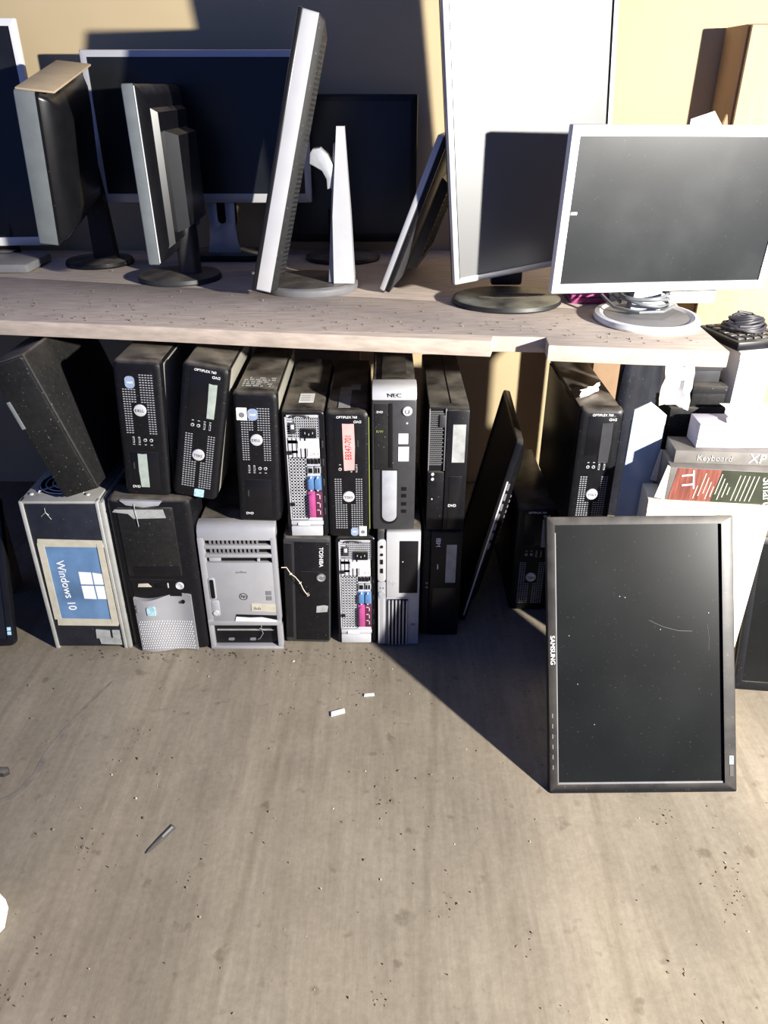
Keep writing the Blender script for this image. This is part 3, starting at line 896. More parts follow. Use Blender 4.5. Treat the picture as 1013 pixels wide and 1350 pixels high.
mb = MB(); mb.tube([(.003 + .0085 * math.cos(a), -.0034, .148 + .0085 * math.sin(a)) for a in [2 * math.pi * i / 24 for i in range(25)]], .0009, 6); lg = mb.build('logo', 'darkgrey', t)
MB().text('hp', .003, .149, .0105, -.0036, 0).build('lettering', 'darkgrey', lg)
MB().text('pavilion', .004, .213, .008, -.0033, 0).build('lettering', 'midgrey', t)
mb = MB(); mb.prism([(.018, .109), (.072, .106), (.073, .126), (.019, .129)], -.0042, -.002, 'y'); a = mb.build('paper_label', 'tape', t)
MB().text('8ub', .032, .116, .0105, -.0046, 0, .0002).build('handwriting', 'midgrey', a)
for (z0, mt) in ((.138, 'midgrey'), (.152, 'midgrey')):
    mb = MB(); mb.box(.054, .066, -.0040, -.002, z0, z0 + .011); mb.build('sticker', mt, t)
mb = MB(); mb.prism([(-.018, .099), (.074, .096), (.074, .080), (-.022, .082)], -.0036, .0, 'y'); fl = mb.build('floppy_slot', 'hole', t)
mb = MB(); mb.prism([(-.018, .093), (.014, .0905), (.040, .0915), (.073, .0835), (.073, .079), (-.021, .081)], -.0052, -.002, 'y'); mb.build('slot_flap', 'paleframe', fl)
mb = MB(); mb.box(-W2 + .010, W2 - .012, .010, .016, .008, .068); by = mb.build('open_bay', 'blackclean', t)
mb = MB(); mb.box(-W2 + .016, W2 - .020, .006, .012, .0465, .0482); mb.build('bay_rail', 'tapegrey', by)
mb = MB()
for x in (-.045, .005): mb.prism(rrect(x, x + .014, .016, .023, .003), .008, .012, 'y')
mb.build('drive_button', 'midgrey', by)
mb = MB(); mb.tube([(.036, .006, .066), (.034, .004, .052), (.038, .004, .040), (.030, .003, .026), (.024, .004, .022)], .0008, 5); mb.tube([(.030, .004, .054), (.042, .003, .050)], .0008, 5); mb.build('cobweb_strand', 'tapegrey', by)

# string hanging between the silver tower and the battered case
mb = MB(); P0 = [(-.224, 1.408, .226), (-.214, 1.415, .222), (-.205, 1.413, .206), (-.196, 1.416, .196), (-.186, 1.419, .178), (-.181, 1.421, .160), (-.175, 1.4195, .150), (-.170, 1.422, .142)]
mb.tube(P0, .0009, 6); mb.tube([P0[6], (-.168, 1.418, .151), (-.170, 1.42, .143)], .0007, 5)
for q in (P0[2], P0[4], P0[7]):
    mb.cyl((q[0] - .002, q[1], q[2] - .001), (q[0] + .002, q[1], q[2] + .002), .0016, .0012, 8)
tag(mb.build('string', 'string'), 'frayed cream string hanging on the front of the battered black case', 'string')

# black case leaning over the tower with the printout
t = thing('desktop_computer', 'plain black dusty case leaning over the tower with the blue printout', 'computer', (-.590, 1.412, .4165), R(-18))
w, h, d = .078, .300, .34
MB().box(-w + .0, 0, .004, d, 0, h, .005, 3).build('case', 'blackmatte', t)
mb = MB(); mb.prism(rrect(-w + .003, -.003, .004, h - .004, .006), -.003, .006, 'y', .002); mb.build('front_bezel', 'blackmatte', t)
mb = MB(); mb.box(-w - .003, -w + .001, .02, .30, .02, h - .03, .001); mb.build('side_panel', 'greybezel', t)
mb = MB(); mb.box(-w - .0005, -w + .008, -.0036, 0, .165, .225, .001); mb.build('tape_strip', 'greybezel', t)

# ------------------------------------------------------------------ monitors
def panel_matrix(o, yaw=0, roll=0, tilt=0):
    return Matrix.Translation(o) @ Matrix.Rotation(yaw, 4, 'Z') @ Matrix.Rotation(-tilt, 4, 'X') @ Matrix.Rotation(-roll, 4, 'Y')

def panel(t, PM, w, h, bez=(.016, .016, .02, .016), t1=.018, t2=.045, frame='black', scr='screen', back='black', bulge=None, vents=None, recess=.003, rim=None, corner=.004):
    """flat screen; local origin at the lower corner on the viewer's left, x to the right, z up, glass towards -y"""
    l, r, bo, to = bez
    mb = MB(PM)
    def rr(i, y, c=corner): return [(x, y, z) for x, z in rrect(i, w - i, i, h - i, c, 3)]
    inner = [(x, z) for x, z in rrect(l, w - r, bo, h - to, .001, 3)]
    rings = [rr(0, t1), rr(0, .003), rr(.0012, .0008), rr(.003, 0), [(x, 0, z) for x, z in inner], [(x, recess + .002, z) for x, z in inner]]
    mb.loops(rings, False, False)
    fr = mb.build('frame', frame, t)
    mb = MB(PM); mb.box(l - .002, w - r + .002, recess, recess + .004, bo - .002, h - to + .002); mb.build('screen', scr, t)
    mb = MB(PM)
    rings = [rr(.0008, t1 - .006), rr(.0008, t1 + .001), rr(.008, t1 + (t2 - t1) * .55), rr(.035, t2)]
    mb.loops(rings)
    if bulge:
        bx0, bx1, bz0, bz1, bd = bulge
        a = .015
        mb.loops([[(bx0, t2 - .012, bz0), (bx1, t2 - .012, bz0), (bx1, t2 - .012, bz1), (bx0, t2 - .012, bz1)], [(bx0 + a, t2 + bd, bz0 + a), (bx1 - a, t2 + bd, bz0 + a), (bx1 - a, t2 + bd, bz1 - a), (bx0 + a, t2 + bd, bz1 - a)]])
    bk = mb.build('back_cover', back, t)
    if rim:
        mb = MB(PM)
        mb.loops([rr(-.0006, t1 - .001), rr(-.0012, t1 + .001), rr(-.0006, t1 + .003)], False, False)
        mb.build('edge_trim', rim, t)
    return fr, bk

def slots(bk, PM, x0, x1, z0, z1, y, n, mat='hole', vertical=False, cols=1):
    mb = MB(PM)
    for c in range(cols):
        for i in range(n):
            if vertical:
                a = x0 + (x1 - x0) * i / n
                mb.box(a, a + (x1 - x0) / n * .5, y - .0015, y + .001, z0, z1)
            else:
                a = z0 + (z1 - z0) * i / n
                xa = x0 + (x1 - x0) * c / cols
                mb.box(xa, xa + (x1 - x0) / cols * .8, y - .0015, y + .001, a, a + (z1 - z0) / n * .5)
    mb.build('vent_grille', mat, bk)

def hang(W, A, ry, yaw, roll=0):
    """matrix that turns a panel edge-on (yaw), leans it sideways (ry) and puts its local point A at the world point W"""
    Q = Matrix.Rotation(R(yaw), 4, 'Z') @ Matrix.Rotation(R(-ry), 4, 'X') @ Matrix.Rotation(R(roll), 4, 'Y')
    return Matrix.Translation(Vector(W) - Q @ Vector(A)) @ Q

def local(base):
    return Matrix.Translation(-Vector(base))

def round_base(t, prof, mat, sx=1, sy=1, off=(0, 0), rz=0):
    mb = MB(); mb.lathe(prof, 48, sx, sy, Matrix.Translation((off[0], off[1], 0)) @ Matrix.Rotation(rz, 4, 'Z'))
    return mb.build('stand_base', mat, t)
ZB = SZ1 + .0006

# silver-framed screen at the front of the shelf, on the right
base = (.520, 1.522, ZB)
t = thing('monitor', 'silver-framed widescreen monitor on pale round base at the shelf end, grey smeared glass', 'monitor', base)
PM = local(base) @ panel_matrix((.343, 1.525, .806), .146, -.011, -.0475) @ Matrix.Translation((-.016, 0, -.0185))
w, h = .4185 + .033, .2616 + .036
fr, bk = panel(t, PM, w, h, (.016, .017, .0185, .0175), .018, .046, 'paleframe', 'screengrey', 'silver', (.13, .32, .05, .25, .02), corner=.003)
slots(bk, PM, .16, .29, .20, .235, .066, 9)
mb = MB(PM); mb.box(.004, .0125, -.0012, .001, .150, .1525); 
mb.box(.019, .031, .0018, .004, .1465, .1515); mb.build('energy_sticker', 'white', fr)
mb = MB(PM)
for i in range(5): mb.box(.33 + i * .018, .339 + i * .018, -.0015, .001, .006, .009)
mb.build('button', 'silver', fr)
mb = MB(); mb.lathe([(.100, .0), (.102, .004), (.099, .011), (.090, .0125), (.083, .0085), (.030, .0075)], 56, 1.0, 1.12); sb = mb.build('stand_base', 'paleframe', t)
mb = MB(); mb.lathe([(.0825, .006), (.081, .0092), (.02, .0096)], 48, 1.0, 1.12); mb.build('base_inlay', 'midgrey', sb)
mb = MB()
mb.loops([[(x * .030 + .008, y * .016 + .052, .008) for x, y in ((-1, -1), (1, -1), (1, 1), (-1, 1))], [(x * .026 + .014, y * .013 + .062, .06) for x, y in ((-1, -1), (1, -1), (1, 1), (-1, 1))], [(x * .026 + .02, y * .011 + .066, .17) for x, y in ((-1, -1), (1, -1), (1, 1), (-1, 1))]])
mb.build('stand_neck', 'greysteel', t)
# cable coiled round the neck
mb = MB(); pts = []
for i in range(90):
    a = i / 90 * 2 * math.pi * 3.6
    pts.append((.008 - (.046 + .004 * math.sin(a * .7)) * math.cos(a), .052 + (.040) * math.sin(a), .020 + .024 * i / 90 + .004 * math.sin(a * 1.3)))
pts = [(-.062, .095, .060), (-.058, .075, .036)] + pts
mb.tube(pts, .0034, 8)
mb.tube([(-.075, .11, .052), (-.072, .075, .030), (-.060, .02, .0195), (-.02, -.018, .0185), (.025, -.018, .020), (.06, .02, .022)], .0032, 8)
c = mb.build('power_cable', 'greycable'); c.location = base
tag(c, 'grey cable coiled round the neck of the silver-framed monitor at the shelf end', 'cable')

# tall screen turned upright
base = (.276, 1.690, ZB)
t = thing('monitor', 'tall dusty white-glazed monitor turned upright on oval black base', 'monitor', base)
PM = local(base) @ panel_matrix((.150, 1.660, .774), .330, .104, -.02)
w, h = .364, .600
fr, bk = panel(t, PM, w, h, (.012, .013, .013, .013), .012, .045, 'silverframe', 'screenwhite', 'black', (.07, .27, .16, .42, .02), rim='black', corner=.003)
mb = MB(PM); mb.box(w - .0135, w - .0115, -.0006, .002, .01, h - .01); mb.box(.0115, .0128, -.0004, .002, .01, h - .01); mb.build('bezel_gap', 'hole', fr)
round_base(t, [(.100, 0), (.104, .004), (.102, .011), (.095, .014), (.02, .015)], 'dustyblack', 1.12, .98, (-.014, -.030))
mb = MB(); mb.box(-.035, .035, .075, .097, .012, .40, .006); mb.build('stand_neck', 'darkgrey', t)
mb = MB(); mb.box(-.03, .03, .060, .080, .26, .33, .006); mb.build('hinge', 'black', t)
mb = MB(); mb.prism([(-.075, -.045), (-.02, -.055), (.05, -.040), (.07, -.02), (.02, -.012), (-.04, -.025)], .0148, .0156, 'z'); mb.build('dust_patch', 'dirt', t)

# edge-on screen with a silver rim, the tallest in the middle
base = (-.172, 1.800, ZB)
t = thing('monitor', 'tall screen seen edge-on with silver rim, tilted on a tapered silver stand', 'monitor', base)
# panel: glass faces the left, tilted up; built facing -y then turned
w, h = .325, .526
PM = local(base) @ hang((-.262, 1.68, .757), (w, .017, 0), 13.9, -84)
fr, bk = panel(t, PM, w, h, (.02, .02, .02, .02), .034, .058, 'silverframe', 'screen', 'blackmatte', None, corner=.004)
mb = MB(PM)
mb.box(-.0012, w + .0012, -.006, .004, -.001, h + .001, .002); mb.build('front_bezel', 'blackclean', t)
mb = MB(PM)
for i in range(48):
    z = .045 + i * .0092
    for k in range(5):
        x = w - .0085 - k * .0055
        y = .0475 + .0022 * k
        mb.box(x - .0045, x, y - .002, y + .0008, z, z + .0045)
mb.build('vent_grille', 'darkgrey', bk)
mb = MB(); mb.lathe([(.110, 0), (.112, .004), (.112, .014), (.106, .0175), (.02, .0185)], 56, 1.0, .92); sb = mb.build('stand_base', 'midgrey', t)
mb = MB(); mb.lathe([(.105, .0170), (.104, .0192), (.02, .0195)], 56, 1.0, .92); mb.build('base_inlay', 'darkgrey', sb)
# tapered column
mb = MB()
cs = [((.060, .106, .020), (-.040, .030)), ((.061, .100, .16), (-.034, .026)), ((.068, .094, .26), (-.022, .020)), ((.073, .090, .333), (-.012, .012))]
rings = []
for (x0, x1, z), (ya, yb) in cs:
    rings.append([(x0, ya - .01, z), (x1, ya - .01, z), (x1, yb - .01, z), (x0, yb - .01, z)])
mb.loops(rings); mb.build('stand_neck', 'silverframe', t)
mb = MB(); mb.loops([[(.048, -.040, .021), (.0615, -.048, .021), (.0615, .02, .021), (.048, .016, .021)], [(.0655, -.018, .30), (.0715, -.022, .30), (.0715, .008, .30), (.0655, .004, .30)]]); mb.build('neck_side', 'greysteel', t)
mb = MB()
arc = [(.016, .283), (.022, .291), (.038, .293), (.054, .280), (.066, .258), (.068, .232), (.062, .214), (.050, .212), (.049, .232), (.040, .248), (.026, .256), (.014, .262)]
mb.prism(arc, -.028, .014, 'y', .004); mb.build('hinge_arm', 'greysteel', t)

# screen leaning with bright bezel line
base = (.03, 1.90, ZB)
t = thing('monitor', 'black screen leaning askew against the tall upright monitor, pale bezel line down its edge', 'monitor', base)
w, h = .375, .336
PM = local(base) @ hang((-.011, 1.742, .7475), (w, .0, 0), 21.3, -101)
fr, bk = panel(t, PM, w, h, (.016, .016, .018, .016), .012, .034, 'silverframe', 'screen', 'darkgrey', (.05, .30, .04, .26, .020), corner=.003)
mb = MB(PM); mb.box(.001, w - .001, .012, .024, .001, h - .001, .003); mb.build('edge_band', 'black', t)
slots(bk, PM, .08, .28, .08, .235, .0545, 14, 'hole', cols=6)
mb = MB(PM); mb.box(w - .05, w - .005, .004, .028, h - .001, h + .0012, .0005); tag(mb.build('tape_strip', 'tape', t), 'tan tape on the top edge')

# silver-framed wide screen at the back
base = (-.425, 2.145, ZB)
t = thing('monitor', 'wide silver-framed monitor at the back on slotted silver neck', 'monitor', base)
PM = local(base) @ panel_matrix((-.725, 2.125, .880), 0, 0, -.0)
w, h = .538, .340
fr, bk = panel(t, PM, w, h, (.015, .015, .022, .015), .018, .040, 'silverframe', 'screen', 'black', None, corner=.003)
mb = MB()
ou = rrect(-.030, .030, .018, .165, .008, 4)
mb.prism([(-.036, .150), (-.034, .09), (-.036, .05), (-.044, .016), (.044, .016), (.036, .05), (.034, .09), (.036, .150), (.011, .150), (.011, .105)] + [(.011 * math.cos(R(a)), .100 - .011 * math.sin(R(a))) for a in range(20, 180, 20)] + [(-.011, .105), (-.011, .150)], -.012, -.004, 'y', .001)
mb.build('stand_neck', 'silverframe', t)
mb = MB(); mb.box(-.034, .034, .022, .034, .016, .30, .004); mb.build('neck_cover', 'black', t)
mb = MB(); mb.prism(rrect(-.085, .095, -.05, .075, .02), 0, .016, 'z', .003); mb.build('stand_base', 'black', t)

# black screen behind, at the back
base = (-.120, 2.160, ZB)
t = thing('monitor', 'black monitor with round black base at the very back, behind the edge-on silver-rimmed screen', 'monitor', base)
PM = local(base) @ panel_matrix((-.30, 2.205, .770), 0, 0, .0)
panel(t, PM, .386, .357, (.016, .018, .022, .016), .018, .036, 'blackclean', 'screen', 'black', None, corner=.003)
round_base(t, [(.098, 0), (.10, .004), (.098, .010), (.03, .014)], 'darkgrey', 1, .9, (.01, -.02))
mb = MB(); mb.box(-.03, .03, .030, .044, .010, .12, .004); mb.build('stand_neck', 'black', t)

# black screen seen from behind with post stand
base = (-.492, 1.930, ZB)
t = thing('monitor', 'black monitor turned away, showing dusty stepped back and short post stand', 'monitor', base)
w, h = .385, .343
PM = local(base) @ hang((-.496, 1.71, .806), (w, .012, 0), -.8, -89)
fr, bk = panel(t, PM, w, h, (.016, .016, .02, .016), .024, .040, 'greybezel', 'screen', 'blackclean', None, corner=.003)
mb = MB(PM)
for (ya, yb, ins) in ((.034, .052, .04), (.046, .078, .085)):
    mb.loops([[(ins, ya, ins * .6), (w - ins, ya, ins * .6), (w - ins, ya, h - ins), (ins, ya, h - ins)], [(ins + .012, yb, ins * .6 + .012), (w - ins - .012, yb, ins * .6 + .012), (w - ins - .012, yb, h - ins - .012), (ins + .012, yb, h - ins - .012)]])
mb.build('back_housing', 'blackclean', t)
mb = MB(PM); mb.box(w - .0005, w + .0009, .0245, .0265, .004, h - .004); mb.build('seam_line', 'paleframe', fr)
mb = MB(); mb.cyl((.028, -.035, .010), (.028, -.035, .155), .026, .026, 28); mb.loops([[(.028 + .026 * math.cos(a), -.035 + .026 * math.sin(a), .150) for a in [2 * math.pi * i / 28 for i in range(28)]], [(.026 + .018 * math.cos(a), -.035 + .018 * math.sin(a), .166 - .010 * math.cos(a)) for a in [2 * math.pi * i / 28 for i in range(28)]]]); mb.build('stand_post', 'darkgrey', t)
mb = MB(); mb.box(-.01, .03, -.05, -.015, .09, .14, .004); mb.build('hinge', 'black', t)
round_base(t, [(.097, 0), (.099, .003), (.096, .011), (.03, .016)], 'darkgrey', 1, 1, (0, -.03))

# deep-backed screen on a neck, seen from its side
base = (-.742, 2.075, ZB)
t = thing('monitor', 'grey-bezelled monitor seen edge-on with deep curved back and slim black neck', 'monitor', base)
w, h = .29, .312
PM = local(base) @ hang((-.752, 1.80, .832), (w, .021, 0), 6, -87, 11)
fr, bk = panel(t, PM, w, h, (.018, .018, .03, .018), .042, .050, 'greybezel', 'screen', 'black', None, corner=.004)
mb = MB(PM)
rings = []
for (y, i) in ((.046, .006), (.060, .012), (.076, .035), (.088, .07)):
    rings.append([(x, y, z) for x, z in rrect(i, w - i, i, h - i * .9, .01, 3)])
mb.loops(rings); bh = mb.build('back_housing', 'blackclean', t)
mb = MB(PM); mb.box(.004, w - .004, .003, .080, h - .0006, h + .004, .002); tag(mb.build('top_cover', 'lamplitdust', t), 'dusty top cover with warm lamplight painted in tan')
mb = MB(); mb.loops([[(x * .028 + .020, y * .018, .008) for x, y in ((-1, -1), (1, -1), (1, 1), (-1, 1))], [(x * .024 + .016, y * .014, .15) for x, y in ((-1, -1), (1, -1), (1, 1), (-1, 1))], [(x * .024 + .004, y * .014, .275) for x, y in ((-1, -1), (1, -1), (1, 1), (-1, 1))]]); mb.build('stand_neck', 'black', t)
mb = MB(); mb.box(-.045, .030, -.025, .025, .215, .262, .006); mb.build('hinge', 'black', t)
round_base(t, [(.084, 0), (.086, .004), (.083, .012), (.025, .016)], 'black', 1, 1, (0, 0))

# big silver-edged screen at the far left
base = (-1.02, 2.06, ZB)
t = thing('monitor', 'large silver-edged monitor cut by the photo edge, behind the deep-backed one', 'monitor', base)
PM = local(base) @ panel_matrix((-1.465, 2.085, .772), .10, 0, -.02)
w, h = .60, .512
fr, bk = panel(t, PM, w, h, (.016, .016, .022, .016), .018, .045, 'paleframe', 'screen', 'black', None, corner=.003)
mb = MB(); mb.box(-.12, .14, -.11, .05, 0, .022, .006); mb.build('stand_base', 'midgrey', t)
mb = MB(); mb.box(-.04, .04, .075, .10, .02, .2, .004); mb.box(-.04, .04, .03, .10, .006, .024, .002); mb.build('stand_neck', 'black', t)

# ------------------------------------------------------------------ monitors on the floor
base = (.480, .992, .0)
t = thing('monitor', 'big black monitor set upright on the floor, leaning back, maker name down its edge', 'monitor', base)
lean = R(29.6)
PM = local(base) @ panel_matrix((.306, .990, .0005), -.0, .010, lean)
w, h = .347, .512
fr, bk = panel(t, PM, w, h, (.0155, .0225, .0165, .0155), .016, .038, 'black', 'screendust', 'blackmatte', None, recess=.006, corner=.003)
MB(PM).text('SAMSUNG', .0085, .265, .0118, -.0003, 90, .0003).build('lettering', 'white', fr)
mb = MB(PM)
for i in range(6): mb.box(.0065, .008, -.0004, .001, .045 + i * .019, .053 + i * .019)
mb.build('button_mark', 'midgrey', fr)
mb = MB(PM)
mb.box(w - .0135, w - .0065, -.0007, .001, .052, .0575); mb.box(w - .0135, w - .0065, -.0007, .001, .059, .067)
es = mb.build('energy_sticker', 'paper', fr)
mb = MB(PM); mb.box(w - .0118, w - .0085, -.0010, .0, .0535, .056); mb.box(w - .0122, w - .008, -.0010, .0, .0605, .0655); mb.build('sticker_print', 'vga', es)
mb = MB(PM); mb.box(w - .0135, w - .0065, -.0007, .001, .030, .050); mb.build('sticker', 'darkgrey', fr)
mb = MB(PM); mb.box(.016, w - .023, .0035, .006, .0165, .0195); mb.box(.0155, .0180, .0035, .006, .018, h - .03)
tag(mb.build('dust_line', 'midgrey', fr), 'dust gathered along the bezel')
mb = MB(PM)
mb.tube([(.19, .0056, .318), (.215, .0056, .306), (.245, .0056, .298), (.27, .0056, .297)], .0003, 4); mb.tube([(.298, .0056, .31), (.301, .0056, .285), (.300, .0056, .262)], .0003, 4)
for (x, z) in ((.135, .362), (.300, .330), (.21, .300), (.145, .36), (.085, .125), (.055, .200), (.04, .29)): mb.box(x, x + .0018, .0050, .006, z, z + .0016)
mb.build('scratch', 'midgrey', fr)

base = (.95, 1.27, 0)
t = thing('monitor', 'black monitor on the floor partly hidden behind the big leaning one, beside the cream carton', 'monitor', base)
PM = local(base) @ panel_matrix((.757, 1.272, .0008), -.10, -.012, R(17))
panel(t, PM, .50, .342, (.016, .016, .020, .016), .016, .040, 'black', 'screendust', 'blackmatte', None, corner=.003)

# slim screen leaning between the cases: edge towards the viewer
base = (.235, 1.60, 0)
t = thing('monitor', 'thin black monitor leaning edge-on on the floor with a silver line along its rim', 'monitor', base)
w, h = .320, .492
PM = local(base) @ hang((.188, 1.509, .0035), (w, .008, 0), 12.1, -92.7)
fr, bk = panel(t, PM, w, h, (.012, .012, .012, .012), .014, .022, 'blackclean', 'screen', 'blackclean', None, corner=.012)
mb = MB(PM)
rings = []
for (y, i) in ((.016, .012), (.034, .040), (.044, .075)):
    rings.append([(x, y, z) for x, z in rrect(i, w - i, i * 1.3, h - i, .02, 4)])
mb.loops(rings); bh = mb.build('back_housing', 'black', t)
mb = MB(PM); mb.box(w - .0012, w + .0008, .007, .0105, .02, h - .10, .0004); 
mb.build('edge_trim', 'chrome', t)
mb = MB(PM)
for i in range(7):
    mb.box(w - .0005, w + .0014, .0115, .016, .215 + i * .026, .232 + i * .026)
mb.build('port_row', 'midgrey', t)
mb = MB(PM)
for i in range(10): mb.box(w - .075, w - .062, .040, .0425, .20 + i * .014, .206 + i * .014)
mb.build('vent_grille', 'midgrey', bh)

# black monitor at the lower left edge
base = (-.84, 1.32, 0)
t = thing('monitor', 'black monitor corner at the photo edge leaning on the floor beside the printout tower', 'monitor', base)
PM = local(base) @ panel_matrix((-1.167, 1.372, .018), 0, .052, R(22))
w, h = .330, .34
fr, bk = panel(t, PM, w, h, (.015, .015, .017, .015), .016, .036, 'blackclean', 'screen', 'black', None, corner=.012)
mb = MB(PM); mb.box(w - .0135, w - .005, -.0008, .001, .026, .034); mb.box(w - .0135, w - .005, -.0008, .001, .036, .044); mb.build('energy_sticker', 'badgecyan', fr)

# ------------------------------------------------------------------ right-hand clutter
# grey blue sheet panel
t = thing('metal_panel', 'blue grey sheet metal panel standing upright beside the slim desktop under the shelf end', 'panel', (.5240, 1.4235, 0))
mb = MB(); mb.prism([(-.034, .0005), (.033, .0005), (.0365, .574), (.019, .588), (.0, .602), (-.030, .586)], 0, .008, 'y', .002); mb.build('sheet', 'bluemetal', t)
MB().box(-.029, -.026, .0075, .016, .004, .56, .001).build('flange', 'galv', t)

# cream carton carrying the rest
t = thing('cardboard_box', 'cream carton standing on the floor behind the two leaning screens, carrying printed boxes', 'box', (.637, 1.319, 0), rz=R(-8))
MB().box(-.117, .118, 0, .080, .0005, .431, .003).build('carton_body', 'cream', t)
MB().box(-.118, .119, -.0035, .012, .410, .4330, .001).build('flap', 'cream', t)
# red and green printed box, open end to the left
t = thing('cardboard_box', 'plain brown carton under the dark stack, behind the cream carton', 'box', (.572, 1.440, 0))
MB().box(0, .190, 0, .12, .0005, .4305, .003).build('carton_body', 'brown', t)
MB().box(-.0004, .1904, .056, .064, .40, .4309).build('tape_strip', 'tape', t)
t = thing('software_box', 'red and dark green printed box lying on the cream carton, its end flap open', 'box', (.551, 1.333, .4345), rz=R(-7))
bx = MB().box(0, .30, 0, .085, 0, .070, .001).build('carton_body', 'boxgrey', t)
mb = MB(); mb.prism([(.006, .001), (.085, .001), (.095, .069), (.014, .069)], -.0006, .001, 'y'); mb.build('red_print', 'boxred', bx)
mb = MB(); mb.prism([(.086, .001), (.299, .001), (.299, .069), (.096, .069)], -.0006, .001, 'y'); mb.build('green_print', 'boxgreen', bx)
mb = MB()
for i in range(9):
    x = .050 + i * .0075
    z0, z1 = .006 + (i % 3) * .006, .034 + .009 * ((i * 7) % 4)
    mb.prism([(x + z0 * .15, z0), (x + z0 * .15 + .0018, z0), (x + z1 * .15 + .0018, z1), (x + z1 * .15, z1)], -.0012, 0, 'y')
for i in range(5):
    x = .122 + i * .0085
    mb.prism([(x, .006), (x + .0018, .006), (x + .0098, .060), (x + .008, .060)], -.0012, 0, 'y')
mb.build('print_line', 'tape', bx)
MB().text('TT', .035, .045, .034, -.0012, 80).build('lettering', 'pinkwhite', bx)
MB().text('Smart', .186, .030, .026, -.0012, 78).build('lettering', 'white', bx)
mb = MB(); mb.prism([(-.0006, .0), (-.020, .004), (-.006, .074), (-.0006, .070)], 0, .0015, 'y'); mb.build('flap', 'cream', t)
mb = MB(); mb.prism([(-.0006, .0), (-.014, .003), (-.004, .072), (-.0006, .070)], .08, .0815, 'y'); mb.build('flap', 'cream', t)

t = thing('keyboard_box', 'thin grey printed carton with pale letters, lying on the red and green box', 'box', (.562, 1.352, .5052), rz=R(-5))
bx = MB().box(0, .30, 0, .07, 0, .026, .001).build('carton_body', 'boxgrey', t)
MB().text('Keyboard', .075, .012, .017, -.0008, 0).build('lettering', 'tapegrey', bx)
MB().text('XP', .155, .0135, .026, -.0008, 0).build('lettering', 'pinkwhite', bx)

t = thing('printed_box', 'lilac white box lying above the thin grey printed carton', 'box', (.603, 1.362, .5318), rz=R(-1))
bx = MB().box(0, .30, 0, .055, 0, .050, .002).build('carton_body', 'pinkwhite', t)
MB().box(.001, .299, -.0006, .01, .018, .0205).build('seam', 'lilac', bx)
mb = MB()
for x in (.02, .065, .11): mb.box(x, x + .018, -.0007, .01, .026, .036)
mb.build('print', 'lilac', bx)
# crumpled sheet
def crumple(name, mat, pts_x, pts_z, y, amp, seed, loc, label, cat, thick=.002):
    rnd = random.Random(seed)
    nx, nz = 5, 6
    bm2 = bmesh.new()
    g = []
    for j in range(nz + 1):
        row = []
        for i in range(nx + 1):
            u, v = i / nx, j / nz
            x = pts_x[0] + (pts_x[1] - pts_x[0]) * u + rnd.uniform(-.3, .3) * (pts_x[1] - pts_x[0]) / nx
            z = pts_z[0] + (pts_z[1] - pts_z[0]) * v + rnd.uniform(-.3, .3) * abs(pts_z[1] - pts_z[0]) / nz
            row.append(bm2.verts.new((x, y(u, v) + rnd.uniform(-amp, amp), z)))
        g.append(row)
    for j in range(nz):
        for i in range(nx):
            bm2.faces.new((g[j][i], g[j][i + 1], g[j + 1][i + 1], g[j + 1][i]))
    r = bmesh.ops.solidify(bm2, geom=bm2.faces[:], thickness=thick)
    bmesh.ops.recalc_face_normals(bm2, faces=bm2.faces)
    mb = MB(); mb._add(bm2)
    o = mb.build(name, mat, None, 28)
    o.location = loc
    return tag(o, label, cat)

# black boxes stacked on the carton, under the shelf
def black_box(name, loc, sx, sy, sz, label, rz=0, mat='blackmatte'):
    t = thing(name, label, 'box', loc, rz=rz)
    MB().box(0, sx, 0, sy, 0, sz - .004, .002).build('box_body', mat, t)
    MB().box(-.0012, sx + .0012, -.0012, sy + .0012, sz - .016, sz, .0015).build('lid', mat, t)
    return t
black_box('black_case', (.572, 1.447, .4318), .110, .085, .076, 'dark plastic case on the cream carton, lowest of the dark stack behind the printed boxes')
black_box('black_case', (.574, 1.444, .5084), .108, .088, .074, 'dark plastic case, middle of the dark stack behind the lilac white box', R(1))
black_box('black_case', (.612, 1.448, .5830), .066, .085, .044, 'black box near the top of the dark stack under the shelf end', R(-2))
black_box('black_case', (.608, 1.464, .6276), .060, .070, .040, 'dark grey box topmost of the dark stack just below the shelf', R(2), 'darkgrey')
c = crumple('crumpled_paper', 'shadedpaper', (0, .056), (0, .086), lambda u, v: .010 * math.sin(u * 4) * (1 - v), .0035, 5, (.549, 1.446, .5832), 'crumpled white paper bag wedged beside the black boxes under the shelf end', 'paper')
# large white carton behind at the right
t = thing('cardboard_box', 'tall bright white carton at the shelf end beside the stack of black boxes', 'box', (.690, 1.446, .4325))
MB().box(0, .066, 0, .105, .0, .252, .003).build('carton_body', 'box', t)
mb = MB(); mb.box(-.002, .068, -.002, .107, .248, .262, .002); mb.build('lid', 'box', t)
crumple('crumpled_paper', 'paper', (.0, .14), (.0, .022), lambda u, v: .04 * v, .003, 9, (.655, 1.366, .5835), 'loose white paper crumpled on the lilac white box', 'paper')
